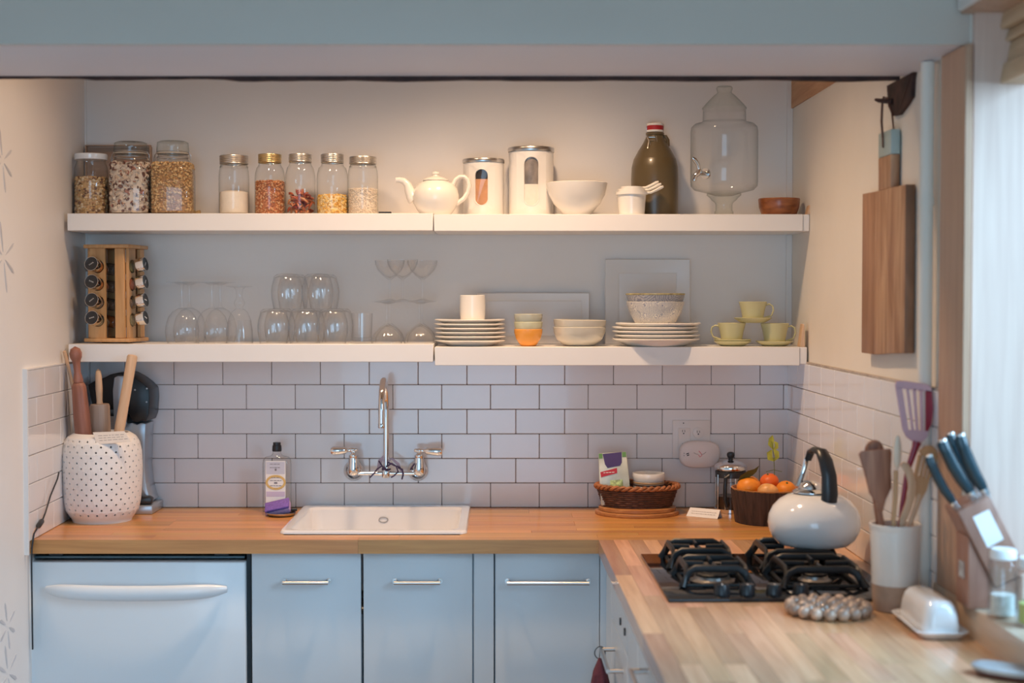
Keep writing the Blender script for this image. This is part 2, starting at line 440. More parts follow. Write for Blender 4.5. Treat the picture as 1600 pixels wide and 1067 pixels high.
# right wall
YR = -1.515
mb = MB(); skewbox(mb, YR, 0.0, CT - 0.02, CT + NB * TH, 0.004, -0.0045)
obj('grout', mb, M['grout_pale'], wr, None)
ang_r = -math.atan(0.0125)
for r in range(NB):
    y = 0.0; first = TP if r % 2 == 1 else TP * 0.58
    while y > YR + 0.01:
        y1 = max(y - first, YR); first = TP
        wd = y - y1 - RW
        if wd > 0.01:
            Mt = T(wallx(y1 + RW / 2) - 0.0045, y1 + RW / 2, CT + r * TH + RW / 2) @ RZ(0.0125)
            tile(wr, wd, TH - RW, Mt, 'r')
        y = y1
struct('trim_8', skewbox(MB(), YR, -0.002, CT + NB * TH, CT + NB * TH + 0.005, 0.008, -0.0085), M['grout_pale'], 'caulked top edge of the right wall tiles')

# ------------------------------------------------------------------ window on the right
wx = wallx(-1.6)
zc = at(1490, 88, -1.6).z
w1 = bpy.data.objects.new('window_1', None); COL.objects.link(w1); tag(w1, 'tall window in the right wall with pale wooden jamb', None, None, 'structure')
obj('casing', MB().rbox(wx - 0.015, wx, -1.682, -1.522, SILL, HZ - 0.002, 0.0015, 1), M['casing'], w1)
obj('casing', MB().rbox(wx - 0.015, wx, -3.55, WIN1, SILL, 2.9 - 0.6, 0.002, 1), M['casing'], w1)
obj('jamb', MB().rbox(wx + 0.003, wx + 0.30, WIN0 - 0.014, WIN0 - 0.0008, SILL, 2.15, 0.0015, 1), M['jamb'], w1)
obj('jamb', MB().rbox(wx + 0.003, wx + 0.30, WIN1 - 0.02, WIN1, SILL, 2.17, 0.0015, 1), M['jamb'], w1)
zh = at(1560, 18, -1.69).z
obj('head_jamb', MB().rbox(wx - 0.02, wx + 0.30, WIN1, WIN0 - 0.001, zh, zh + 0.03, 0.002, 1), M['casing'], w1)
obj('head_casing', MB().rbox(wx - 0.03, wx + 0.0, WIN1, WIN0 - 0.008, zh + 0.004, zh + 0.10, 0.004, 2), M['shelf'], w1)
M['sillwood'] = wood('sill_wood', (0.56, 0.42, 0.30), (0.66, 0.51, 0.38), 0.4, stretch=(20, 1.2, 20), coat=0.2)
obj('sill_nosing', MB().rbox(0.915, 0.972, WIN1, -1.50, CT - 0.04, SILL, 0.004, 2), M['sillwood'], w1)
M['sillpaint'] = pm('sill_paint', (0.74, 0.73, 0.71), 0.35, var=0.03, scale=6)
obj('sill_board', MB().rbox(0.974, 1.24, WIN1, WIN0, SILL - 0.05, SILL - 0.004, 0.003, 2), M['sillpaint'], w1)
# sash frame and glass further out
xs = wx + 0.22
mb = MB(); mb.box(xs, xs + 0.035, WIN1, WIN0, SILL, SILL + 0.05); mb.box(xs, xs + 0.035, WIN1, WIN0, zh - 0.05, zh); mb.box(xs, xs + 0.035, WIN1, WIN1 + 0.05, SILL, zh); mb.box(xs, xs + 0.035, WIN0 - 0.05, WIN0, SILL, zh); mb.box(xs, xs + 0.035, (WIN0 + WIN1) / 2 - 0.02, (WIN0 + WIN1) / 2 + 0.02, SILL, zh)
obj('sash', mb, M['jamb'], w1)
M['pane'] = glassm('window_pane', (0.98, 0.99, 0.99), (0.8, 0.85, 0.84))
obj('pane', MB().box(xs + 0.015, xs + 0.019, WIN1, WIN0, SILL, zh), M['pane'], w1, None)
# woven wood blind, gathered at the top of the window
bl = thing('window_blind', 'pale wooden blind folded up at the top of the window', 'blind', (wx + 0.10, WIN0 - 0.012, zh))
M['blind'] = wood('blind_wood', (0.50, 0.33, 0.19), (0.66, 0.47, 0.30), 0.5, stretch=(20, 1.5, 20))
bx = at(1574, 60, -1.70).x - (wx + 0.10)
zz = [(8, 42, 0.0), (42, 62, 0.010), (62, 95, 0.014), (95, 128, 0.001)]
for (pa, pb, dx) in zz:
    za = at(1580, pa, -1.70).z - zh; zb = at(1580, pb, -1.70).z - zh
    obj('slat', MB().prism([(bx + dx, za - 0.002), (bx + dx + 0.05, za - 0.002), (bx + dx + 0.05, zb), (bx + dx - 0.004, zb), (bx + dx - 0.006, zb + 0.004)], -1.5, 0.0), M['blind'], bl)

# white round pipe in the right corner beside the casing
px_r = 0.0145
yp = -1.462; xp = wallx(yp) - px_r - 0.0095
pp = thing('wall_pipe', 'white painted vertical pipe beside the window casing', 'pipe', (xp, yp, CT))
obj('pipe', MB().lathe([(px_r, 0.001), (px_r, HZ - CT - 0.003)], 24, cap0=True, cap1=True), M['wall_r'], pp)
mb = MB()
obj('pipe_clamp', MB().lathe([(px_r + .0004, 0.86), (px_r + 0.002, 0.86), (px_r + 0.002, 0.875), (px_r + .0004, 0.875)], 24), M['wall_r'], pp)

# broken-out hole with dark beam stub at the top of the right wall
yA, yB = -1.10, -1.315
zt, zb = HZ + 0.0, at(1405, 178, -1.2).z
outl = []
rr = random.Random(11)
pts2 = [(yA, zt), (yA - .005, (zt + zb) / 2 + .02), (yA - .012, zb + 0.03), (yA - 0.05, zb + 0.004), (yA - 0.10, zb - 0.003), (yA - 0.16, zb + 0.016), (yB + 0.02, zb + 0.03), (yB + 0.012, zb + 0.065), (yB + 0.004, zb + 0.09), (yB, zt)]
poly = []
for i, (y, z) in enumerate(pts2): poly.append((y + rr.uniform(-.003, .003), z + (0 if i in (0, len(pts2) - 1) else rr.uniform(-.004, .004))))
mb = MB(); v = [(wallx(y) - 0.010, y, z) for y, z in poly] + [(wallx(y) + 0.0, y, z) for y, z in poly]
k = len(poly); f = [tuple(range(k)), tuple(reversed(range(k, 2 * k)))] + [(i, (i + 1) % k, k + (i + 1) % k, k + i) for i in range(k)]
struct('trim_9', mb.add(v, f), M['darkwood'], 'dark broken beam stub at the top of the right wall', 20)

# ================================================================== WORKTOP
wt = thing('worktop', 'L-shaped butcher block worktop of glued wooden staves', 'worktop', (0, 0, CT - 0.038))
stave_cache = {}
def stave(L, Wd, along, Mt):
    key = (round(L, 3), round(Wd, 4), along)
    if key not in stave_cache:
        g = 0.0003
        mb = MB().box(g, L - g, g, Wd - g, 0, 0.038) if along == 'x' else MB().box(g, Wd - g, -L + g, -g, 0, 0.038)
        o = obj('stave', mb, M['stave'] if along == 'x' else M['stave_y'], wt, None); stave_cache[key] = o
    else:
        o = stave_cache[key].copy(); COL.objects.link(o); o.parent = wt
    o.matrix_local = Mt
YF = onz(600, 843.5, CT).y
nrow = 15; sw = (-YF - 0.009) / nrow
SX0, SX1, SY0, SY1 = -0.613, -0.118, -0.512, -0.040
rr = random.Random(21)
for r in range(nrow):
    y0 = YF + r * sw
    segs = [(wallxl(y0) + 0.002, 0.904)]
    if y0 < SY1 and y0 + sw > SY0: segs = [(wallxl(y0) + 0.002, SX0), (SX1, 0.904)]
    for (a, b) in segs:
        x = a
        first = True
        while x < b - 0.001:
            L = rr.choice([0.42, 0.55, 0.68]) if not first else rr.choice([0.2, 0.33, 0.5])
            if r == 0 and a < -1: L = 0.9
            first = False
            if b - (x + L) < 0.12: L = b - x
            stave(L, sw, 'x', T(x, y0, 0)); x += L
# right run, staves running towards the viewer
xe = onz(935, 843.5, CT).x
ncol = 16; cw = (0.909 - xe) / ncol
base = T(xe, YF, 0) @ RZ(0.0125)
for c in range(ncol):
    y = 0.0; first = True
    while y > -1.95:
        L = rr.choice([0.36, 0.48, 0.6]) if not first else rr.choice([0.14, 0.25, 0.38, 0.5])
        first = False
        if y - L < -1.83: L = y + 1.95
        if L <= 0.01: break
        stave(L, cw, 'y', base @ T(c * cw, y, 0)); y -= L

# ================================================================== BASE UNITS
DY = -0.592                                    # face of the doors
ZD = at(600, 864, DY).z                         # top of the doors
def xd(px): return at(px, 950, DY).x
def bar_handle(x0, x1, z, parent, y=DY, r=0.0045, proj=0.03):
    mb = MB().tube([(x0, y - proj, z), (x1, y - proj, z)], r, 10)
    h = obj('handle', mb, M['steel'], parent)
    return h
def cabinet(label, p0, p1, hp0, hp1, hy, b0=None, b1=None, lowl=False, lowr=False):
    x0, x1 = xd(p0), xd(p1)
    t = thing('base_cabinet', label, 'cabinet', ((x0 + x1) / 2, DY, 0))
    cx = (x0 + x1) / 2
    X0, X1 = (b0 if b0 is not None else x0) - cx, (b1 if b1 is not None else x1) - cx
    bt = CT - 0.04
    # carcass: sides, bottom and back so a sink can hang inside
    LOW = 0.70
    mb = MB().box(X0, X0 + 0.016, 0.020, 0.57, 0.1, LOW if lowl else bt - .001).box(X1 - 0.016, X1, 0.020, 0.57, 0.1, LOW if lowr else bt - .001).box(X0 + .016, X1 - .016, 0.020, 0.57, 0.1, 0.118).box(X0 + .016, X1 - .016, 0.55, 0.57, 0.118, LOW)
    obj('carcass', mb, M['cab'], t)
    obj('plinth', MB().box(X0, X1, 0.06, 0.075, 0.0, 0.1), M['cab'], t)
    d = obj('door', MB().rbox(x0 - cx + 0.001, x1 - cx - 0.001, 0, 0.018, 0.11, ZD, 0.0015, 2), M['cab'], t)
    a, b = at(hp0, hy, DY - 0.03).x - cx, at(hp1, hy, DY - 0.03).x - cx
    z = at(600, hy, DY - 0.03).z
    mb = MB().tube([(a + .004, -0.03, z), (b - .004, -0.03, z)], 0.0052, 10, flat=(1, 1))
    for q in (a + 0.006, b - 0.006):
        mb.tube([(q, -0.03, z), (q, -0.003, z)], 0.0042, 10)
        mb.tube([(q, -0.003, z), (q, 0.0, z)], 0.008, 12)
    obj('handle', mb, M['steel'], d)
    return t
cabinet('white cabinet with short bar handle beside the dishwasher', 393, 564.5, 439, 515, 911, lowr=True)
cabinet('white cabinet with short bar handle under the sink, between two doors', 567.5, 738.5, 613, 690, 911, b1=xd(740), lowl=True)
fp = thing('filler_panel', 'narrow plain white filler panel between the sink and corner cabinets', 'panel', (xd(756), DY, 0))
obj('panel', MB().rbox(xd(740.5) - xd(756), xd(771.5) - xd(756), 0.001, 0.018, 0.11, ZD - 0.001, 0.001, 1), M['cab'], fp)
cabinet('white corner cabinet with long bar handle left of the drawers', 773.5, 937, 790, 923, 911.5, b0=xd(773), b1=xd(937))
# right run fronts
XF = xe + 0.024
rt = T(XF, YF, 0) @ RZ(0.0125)
fp2 = thing('corner_filler', 'slim white corner filler beside the corner cabinet', 'panel', (XF, YF, 0), 0.0125)
obj('panel', MB().rbox(-0.017, 0.016, 0.027, 0.043, 0.11, ZD - 0.002, 0.001, 1).rbox(0, 0.016, -0.13, 0.028, 0.11, ZD - 0.002, 0.001, 1), M['cab'], fp2)
def drawers(label, y0, y1, kn, ha, hb, tops, hzs):
    t = thing('drawer_cabinet', label, 'cabinet', (XF, YF, 0), 0.0125)
    bt = CT - 0.04
    obj('carcass', MB().box(0.018, 0.56, y1, y0, 0.1, bt - .002), M['cab'], t)
    for i, (za, zb2) in enumerate(tops):
        d = obj('drawer', MB().rbox(0, 0.017, y1 + 0.0015, y0 - 0.0015, za, zb2, 0.0015, 1), M['cab'], t)
        if hzs[i] is None:
            for q in kn: obj('knob', MB().tube([(-0.004, q, 0.782), (0.0005, q, 0.782)], 0.0095, 14), M['blackplastic'], d)
            continue
        zz2 = hzs[i]
        mb = MB().tube([(-0.036, ha, zz2), (-0.036, hb, zz2)], 0.006, 10)
        for q in (ha - 0.004, hb + 0.004): mb.tube([(-0.036, q, zz2), (0.0, q, zz2)], 0.0055, 10)
        obj('handle', mb, M['steel'], d)
    return t
dr1_hz = 0.672
dr1 = drawers('white drawer cabinet with two small black knobs beside the corner', -0.132, -0.562, (-.405, -.515), -.235, -.46, ((0.11, 0.44), (0.443, 0.73), (0.733, ZD - 0.001)), (0.39, dr1_hz, None))
dr2 = drawers('narrow white pull-out cabinet between the two drawer cabinets', -0.565, -0.79, (), -.62, -.74, ((0.11, ZD - 0.001),), (0.60,))
dr3 = drawers('white drawer cabinet nearest the viewer below the right worktop', -0.793, -1.40, (), -.98, -1.25, ((0.11, 0.44), (0.443, 0.70), (0.703, ZD - 0.001)), (0.40, 0.66, 0.81))

# ------------------------------------------------------------------ dishwasher
dx0, dx1 = at(44, 950, DY - 0.012).x, at(383.5, 950, DY - 0.012).x
dw = thing('dishwasher', 'white dishwasher with curved handle at the left wall', 'dishwasher', ((dx0 + dx1) / 2, DY - 0.012, 0))
hw = (dx1 - dx0) / 2
zt = at(200, 878, DY - 0.012).z
obj('body', MB().box(-hw + 0.004, hw + 0.005, 0.055, 0.58, 0.02, zt - 0.004), M['dark'], dw)
obj('door', MB().rbox(-hw + 0.003, hw, 0.0, 0.05, 0.12, zt, 0.004, 3), M['dish'], dw)
mb = MB().rbox(-hw + 0.008, hw - 0.006, 0.03, 0.05, zt + 0.004, zt + 0.012, 0.002, 1)
obj('top_edge', mb, pm('teal_grey_metal', (0.10, 0.16, 0.19), 0.35, 0.3, var=0.2, scale=12), dw)
for q in (-hw + 0.07, hw - 0.07): obj('mount_bracket', MB().rbox(q - 0.02, q + 0.02, 0.025, 0.08, zt + 0.012, CT - 0.040, 0.002, 1), M['dark'], dw)
obj('side_frame', MB().box(hw + 0.001, hw + 0.0125, 0.02, 0.30, 0.1, CT - 0.040).box(-hw - 0.0035, -hw + 0.001, 0.02, 0.30, 0.1, CT - 0.040).box(-hw + .001, hw + .001, 0.10, 0.30, zt + 0.012, CT - 0.040), M['dark'], dw)
zt_h = at(211, 911, DY - .03).z; zb_h = at(211, 937, DY - .03).z
hz_ = (zt_h + zb_h) / 2; hh = (zt_h - zb_h) / 2
hx = [at(q, 925, DY - .03).x - (dx0 + dx1) / 2 for q in (70, 353)]
pts = []; rs = []
for i in range(25):
    u = -1 + 2 * i / 24
    x = (hx[0] + hx[1]) / 2 + u * (hx[1] - hx[0]) / 2
    pts.append((x, -0.012 - 0.030 * (1 - u ** 4) + 0.004, hz_ - 0.006 * (1 - u * u) + 0.004))
    rs.append(0.0212 * max(0.42, (1 - abs(u) ** 7) ** 0.5))
obj('handle', MB().tube(pts, rs, 14, up=(0, 0, 1), flat=(1.0, 0.55)), M['dish'], dw)

# power cord hanging at the left wall
pc = [at(96, 738, -0.40), at(93, 748, -0.42), at(80, 775, -0.48), at(68, 800, -0.53), at(62, 812, -0.55), at(52, 824, -0.60), at(45, 834, -0.625)]
pc = [Vector((XL + 0.016 + (0.002 if i % 2 else 0.0), p.y, p.z)) for i, p in enumerate(pc)]
pc += [Vector((XL + 0.012, -0.632, CT - 0.02)), Vector((XL + 0.010, -0.630, CT - 0.06)), Vector((XL + 0.010, -0.628, CT - 0.3))]
cd = thing('power_cord', 'thin black power cord hanging along the left tiles', 'cord', tuple(pc[0]))
obj('cord', MB().tube([p - pc[0] for p in pc], 0.0024, 8), M['blackplastic'], cd)
a, b = pc[4], pc[5]
obj('cord_switch', MB().tube([a - pc[0], a.lerp(b, .2) - pc[0], a.lerp(b, .8) - pc[0], b - pc[0]], [0.003, 0.0075, 0.0075, 0.003], 10), M['blackplastic'], cd)

# wall decals (grey leaf stars) on the left wall
M['decal'] = pm('grey_decal', (0.56, 0.56, 0.58), 0.6, var=0.08, scale=20)
def decal(label, py, sc, yy=-0.81):
    p = at(0, py, yy)
    t = thing('wall_decal', label, 'decal', (wallxl(yy), yy, p.z), 0.024, 'grey star decals on the left wall')
    mb = MB()
    for k in range(6):
        an = rad(25 + (0, 50, 130, 180, 230, 310)[k]) - rad(50)
        d = Vector((0, math.cos(an), math.sin(an))); nrm = Vector((0, -math.sin(an), math.cos(an)))
        L = 0.070 * sc; s0 = 0.014
        pl = [d * s0, d * (s0 + L * .3) + nrm * .0035, d * (s0 + L * .8) + nrm * .005, d * (s0 + L), d * (s0 + L * .8) - nrm * .005, d * (s0 + L * .3) - nrm * .0035]
        v = [(0.0, q.y, q.z) for q in pl] + [(0.0012, q.y, q.z) for q in pl]
        mb.add(v, [tuple(reversed(range(6))), tuple(range(6, 12))] + [(i, (i + 1) % 6, 6 + (i + 1) % 6, 6 + i) for i in range(6)])
    obj('leaf_star', mb, M['decal'], t, None)
decal('topmost grey star decal on the left wall, beside the jars', 251, 1)
decal('second grey star decal from the top, beside the spice rack', 402, 1.15)
decal('grey star decal low on the wall, level with the dishwasher handle', 978, 0.75)
decal('lowest grey star decal on the wall beside the dishwasher', 1052, 0.95)
# ================================================================== SHELVES
SFY = -0.26
ZU = at(400, 333.3, SFY).z; ZU2 = at(900, 334.5, SFY).z     # tops of the upper boards
ZB = at(400, 537.5, SFY).z; ZB2 = at(900, 542, SFY).z       # tops of the lower boards
def sx(px): return at(px, 450, SFY).x
def shelf(label, p0, p1, z, th, grp):
    x0, x1 = sx(p0), sx(p1)
    t = thing('wall_shelf', label, 'shelf', ((x0 + x1) / 2, 0, z), 0, grp)
    hw = (x1 - x0) / 2
    obj('board', MB().rbox(-hw, hw, SFY, -0.001, -th, 0, 0.0015, 1), M['shelf'], t)
    return t
shelf('left half of the upper white floating shelf, under the cereal jars', 106, 676.8, ZU, 0.0515, 'white floating shelves')
us = shelf('right half of the upper white floating shelf, under the canisters', 678, 1254, ZU2, 0.0505, 'white floating shelves')
shelf('left half of the lower white floating shelf, under the wine glasses', 106, 677, ZB, 0.0535, 'white floating shelves')
ls = shelf('right half of the lower white floating shelf, under the plates', 679, 1250, ZB2, 0.0555, 'white floating shelves')
# grey end caps fixed to the right ends
for sh, z, pa, pb, th in ((us, ZU2, 1254.5, 1269, 0.0505), (ls, ZB2, 1250.5, 1262, 0.0515)):
    xa, xb = sx(pa) - sh.location.x, min(sx(pb), wallx(SFY) - 0.0015) - sh.location.x
    obj('end_bracket', MB().rbox(xa, xb, SFY + 0.004, -0.02, -th, -0.0005, 0.0015, 1), M['shelf'], sh)
def wedge(label, px, py0, z):
    x = at(px, 450, -0.235).x
    h = (z - at(px, py0, -0.235).z) * -1
    t = thing('wood_wedge', label, 'wedge', (x, -0.235, z))
    obj('wedge', MB().prism([(-0.009, 0), (0.006, 0), (0.004, h), (0.000, h)], -0.02, 0.02, None, 0.001, 1), M['palewood'], t)
wedge('small wooden wedge standing on the upper shelf at the right wall', 1263, 319, ZU2)
wedge('small wooden wedge standing on the lower shelf behind the right green cup', 1253, 506, ZB2)

# ------------------------------------------------------------------ profile helper
def prof(cx, Y, z0, pts):
    """pixel outline (half-width, row) -> (radius, height above z0)"""
    m = mpp(Y)
    out = []
    for r, py in pts:
        out.append((r * m, max(0.0, at(cx, py, Y).z - z0)))
    return out
def at_thing(name, label, cat, px, Y, z, rz=0, group=None):
    p = at(px, 450, Y)
    return thing(name, label, cat, (p.x, Y, z), rz, group)

# heaps inside jars
def heap(name, R, h, n, size, mat, parent, z0=0.004, seed=1, sc=(1, 1, 1), rough_top=0.3, sq=None, core=0.93):
    rr = random.Random(seed); mb = MB()
    def lim(a):                                    # squared-off jar outline
        if not sq: return 1.0
        return 1.0 / (abs(math.cos(a)) ** sq + abs(math.sin(a)) ** sq) ** (1.0 / sq)
    cv = []; ns = 24
    for (k, z) in ((core, z0), (core, z0 + h * 0.97), (0.0, z0 + h * 1.0)):
        if k: cv.append([(R * k * lim(2 * PI * i / ns) * math.cos(2 * PI * i / ns), R * k * lim(2 * PI * i / ns) * math.sin(2 * PI * i / ns), z) for i in range(ns)])
    v = cv[0] + cv[1] + [(0, 0, z0 + h), (0, 0, z0)]
    f = [(i, (i + 1) % ns, ns + (i + 1) % ns, ns + i) for i in range(ns)] + [(ns + i, ns + (i + 1) % ns, 2 * ns) for i in range(ns)] + [((i + 1) % ns, i, 2 * ns + 1) for i in range(ns)]
    mb.add(v, f)
    iv, if_ = ico()
    for i in range(n):
        a = rr.uniform(0, 2 * PI)
        s = size * rr.uniform(0.7, 1.25)
        if i % 6 == 0:
            q = math.sqrt(rr.random()) * 0.9; p = (R * q * lim(a) * math.cos(a), R * q * lim(a) * math.sin(a), z0 + h + rr.uniform(-.2, rough_top) * size)
        else:
            q = (R - s * 0.55 * min(sc)) / R * rr.uniform(0.96, 1.0); p = (R * q * lim(a) * math.cos(a), R * q * lim(a) * math.sin(a), z0 + s * 0.4 + (h - s * .4) * rr.random())
        E = Euler((rr.uniform(0, 6), rr.uniform(0, 6), rr.uniform(0, 6))).to_matrix().to_4x4()
        Mt = Matrix.Translation(p) @ E @ Matrix.Diagonal((s * sc[0], s * sc[1], s * sc[2], 1))
        mb.add(iv, if_, Mt)
    o = obj(name, mb, mat, parent, 60)
    o['kind'] = 'stuff'
    return o
G_gran = grainm('granola_mix', [(0.60, 0.39, 0.19), (0.70, 0.52, 0.31), (0.48, 0.28, 0.13), (0.74, 0.60, 0.42), (0.62, 0.42, 0.20), (0.55, 0.34, 0.15), (0.20, 0.10, 0.06)])
G_mues = grainm('muesli_mix', [(0.68, 0.55, 0.42), (0.60, 0.46, 0.34), (0.74, 0.64, 0.52), (0.16, 0.07, 0.05), (0.66, 0.52, 0.40), (0.36, 0.16, 0.11), (0.72, 0.60, 0.48)])
G_gold = grainm('golden_granola', [(0.58, 0.37, 0.17), (0.68, 0.47, 0.24), (0.50, 0.29, 0.12), (0.62, 0.42, 0.20), (0.40, 0.22, 0.09)])
G_lent = grainm('red_lentils', [(0.60, 0.25, 0.10), (0.70, 0.34, 0.17), (0.46, 0.16, 0.06), (0.66, 0.40, 0.22)])
G_corn = grainm('popcorn_kernels', [(0.78, 0.48, 0.11), (0.84, 0.60, 0.22), (0.70, 0.38, 0.07), (0.86, 0.68, 0.36)])
G_rice = grainm('pale_grain', [(0.80, 0.70, 0.58), (0.84, 0.75, 0.63), (0.76, 0.65, 0.53)])
M['flour'] = pm('flour', (0.83, 0.75, 0.64), 0.8, var=0.03, scale=60, bump=0.3, bscale=200)
G_chili = grainm('dried_chillies', [(0.42, 0.085, 0.035), (0.55, 0.17, 0.07), (0.26, 0.040, 0.03), (0.64, 0.30, 0.14)], 0.35)

# ------------------------------------------------------------------ cereal jars
JY = -0.145
def super_lathe(mb, prof_, n, sq, M_=None):
    """lathe with a squared-off section whose power varies along the profile"""
    v = []; f = []
    for (r, z, p) in prof_:
        for k in range(n):
            a = 2 * PI * k / n
            q = r / (abs(math.cos(a)) ** p + abs(math.sin(a)) ** p) ** (1.0 / p)
            v.append((q * math.cos(a), q * math.sin(a), z))
    m = len(prof_)
    for i in range(m - 1):
        for k in range(n):
            k2 = (k + 1) % n
            f.append((i * n + k, i * n + k2, (i + 1) * n + k2, (i + 1) * n + k))
    f.append(tuple(reversed(range(n))))
    return mb.add(v, f, M_)
GRP_J = 'jars of dry goods on the upper shelf'
# white-lidded jar
t = at_thing('storage_jar', 'glass jar of granola with a flat white lid, leftmost on the upper shelf', 'jar', 144, JY, ZU, 0, GRP_J)
P = prof(142.5, JY, ZU, [(24, 336), (26, 333), (26, 275), (25, 262), (22, 254), (22, 249)])
obj('glass_body', MB().lathe([(0, 0.0)] + P, 32), M['glass'], t)
m_ = mpp(JY); zl_ = at(142, 250, JY).z - ZU; zt_ = at(142, 241, JY).z - ZU
obj('lid', MB().lathe([(0, zl_), (25 * m_, zl_), (25.5 * m_, zl_ + .002), (25.5 * m_, zt_ - .002), (24.5 * m_, zt_), (0, zt_)], 32), M['enamel'], t)
heap('granola', 25.0 * m_, at(142, 279, JY).z - ZU - 0.004, 800, 0.0050, G_gran, t, seed=4)
# clip-top jars
def clip_jar(label, px, p0, p1, ytop, contents, yfill, n, size, mat, seed, sc, lidpx):
    hw = (p1 - p0) / 2
    t = at_thing('clip_top_jar', label, 'jar', px, JY, ZU, rad(6), GRP_J)
    m = mpp(JY); zf = lambda py: at(px, py, JY).z - ZU
    pr = [(hw * .86 * m, 0.0, 5), (hw * .97 * m, 0.004, 5), (hw * m, 0.012, 5), (hw * m, zf(274), 5), (hw * .97 * m, zf(265), 4.5), (hw * .84 * m, zf(255), 3), (lidpx * .93 * m, zf(249), 2.2), (lidpx * .9 * m, zf(243), 2), (lidpx * 0.93 * m, zf(240), 2)]
    mb = MB(); super_lathe(mb, pr, 40, 5); obj('glass_body', mb, M['glass'], t)
    zl = zf(238.5); zt = zf(ytop)
    obj('lid', MB().lathe([(0, zl - .002), (lidpx * .85 * m, zl - .002), (lidpx * .97 * m, zl), (lidpx * 1.0 * m, zl + .004), (lidpx * 0.96 * m, zt - .004), (lidpx * .8 * m, zt), (0, zt)], 36), M['glass_green'], t)
    obj('rubber_seal', MB().lathe([(lidpx * .86 * m, zl - .0045), (lidpx * 1.0 * m, zl - .0045), (lidpx * 1.0 * m, zl - .0022), (lidpx * .86 * m, zl - .0022)], 36), pm('pale_rubber', (0.62, 0.54, 0.44), 0.6), t)
    mb = MB()
    R = lidpx * 0.97 * m
    mb.tube([(R * math.cos(2 * PI * k / 40), R * math.sin(2 * PI * k / 40), zf(246)) for k in range(40)], 0.0013, 6, closed=True)
    mb.tube([(R * 1.03 * math.cos(2 * PI * k / 40), R * 1.03 * math.sin(2 * PI * k / 40), zl + .0015) for k in range(40)], 0.0012, 6, closed=True)
    for sg in (-1, 1):
        mb.tube([(sg * R * 1.0, -0.004, zl + .001), (sg * (R + .006), -0.002, zf(243)), (sg * (R + .005), 0, zf(251)), (sg * (R + .001), 0.003, zf(247))], 0.0014, 6)
    mb.tube([(-R - .004, -0.01, zf(242)), (-R - .009, -0.004, zf(248)), (-R - .006, 0.0, zf(258)), (-R - .002, 0.004, zf(262))], 0.0016, 6)
    obj('wire_clip', mb, M['steel'], t)
    heap(contents, hw * 0.95 * m, zf(yfill) - 0.006, n, size, mat, t, z0=0.006, seed=seed, sc=sc, sq=5, core=0.95)
clip_jar('clip-top glass jar filled with pale muesli, left of the golden one', 206, 175.5, 236.5, 222, 'muesli', 257, 900, 0.0070, G_mues, 5, (1, 1, 0.4), 26)
clip_jar('clip-top glass jar filled with golden granola', 271.5, 238.5, 304, 221, 'granola', 257, 2300, 0.0047, G_gold, 6, (1, .9, 0.75), 25)
# little things behind and between
t = at_thing('wooden_tray', 'tan wooden tray leaning on the back wall behind the clip-top jars', 'tray', 186, -0.022, ZU)
m = mpp(-0.022)
hT = at(160, 226, -0.03).z - ZU
M['tan'] = wood('tan_board', (0.46, 0.31, 0.22), (0.55, 0.39, 0.29), 0.5)
obj('base', MB().rbox(-51 * m, 51 * m, 0.010, 0.014, 0.004, hT - 0.004, 0.001, 1, RX(rad(-2))), M['tan'], t)
mb = MB(); mb.rbox(-51 * m, 51 * m, -0.004, 0.014, hT - .004, hT, 0.001, 1); mb.rbox(-51 * m, 51 * m, -0.004, 0.014, 0.0, 0.004, 0.001, 1); mb.rbox(-51 * m, -50 * m + .002, -0.004, 0.014, .004, hT - .004, 0.001, 1); mb.rbox(50 * m - .002, 51 * m, -0.004, 0.014, .004, hT - .004, .001, 1)
obj('rim', mb, M['tan'], t)
t = at_thing('cork_stopper', 'small tan cork lying right of the golden granola jar', 'cork', 309, -0.10, ZU)
obj('cork', MB().lathe([(0, -.010), (.0075, -.010), (.009, .010), (0, .010)], 16, T(0, 0, 0.009) @ RY(rad(80))), pm('cork', (0.50, 0.34, 0.16), 0.8, var=0.2, scale=80), t)

# ------------------------------------------------------------------ mason jars
def mason(label, px, hw, lid_hw, ytop, ylid, shoulder, lidmat, fill, lidname='lid'):
    t = at_thing('mason_jar', label, 'jar', px, JY, ZU, 0, GRP_J)
    m = mpp(JY); zf = lambda py: max(0, at(px, py, JY).z - ZU)
    P = [(hw * .84 * m, 0), (hw * .95 * m, 0.003), (hw * m, 0.009), (hw * m, zf(shoulder + 10)), (hw * .97 * m, zf(shoulder + 2)), (hw * .88 * m, zf(shoulder - 7)), (lid_hw * 1.02 * m, zf(ylid + 5)), (lid_hw * .95 * m, zf(ylid + 1)), (lid_hw * .93 * m, zf(ytop + 2))]
    obj('glass_body', MB().lathe([(0, .003)] + P, 36), M['glass'], t)
    zl = zf(ylid); zt = zf(ytop)
    L = lid_hw * m
    pr = [(L * .99, zl), (L * 1.03, zl + .001)]
    k = 4
    for i in range(k):
        z = zl + .002 + (zt - zl - .005) * i / k
        pr += [(L * 1.03, z), (L * .995, z + (zt - zl - .005) / k * .5)]
    pr += [(L * 1.03, zt - .003), (L * 1.0, zt)]
    obj('lid_band', MB().lathe(pr, 36), lidmat, t)
    obj('lid', MB().lathe([(L * 1.0, zt - .0002), (L * .86, zt), (L * .84, zt - .0006), (0, zt - .0006)], 36), lidmat, t)
    fill(t, hw * m * .955, zf)
    return t
def fl_powder(yf, seed):
    def f(t, R, zf):
        h = zf(yf); mb = MB(); rr = random.Random(seed)
        n = 40; prm = [(0, .004), (R * .86, .004), (R * .97, .008), (R * .985, .012)]
        o = obj('flour', MB().lathe(prm + [(R * .985, h - .006), (R * .95, h - .003), (R * .6, h + .001), (0, h + .0005)], n), M['flour'], t); o['kind'] = 'stuff'
    return f
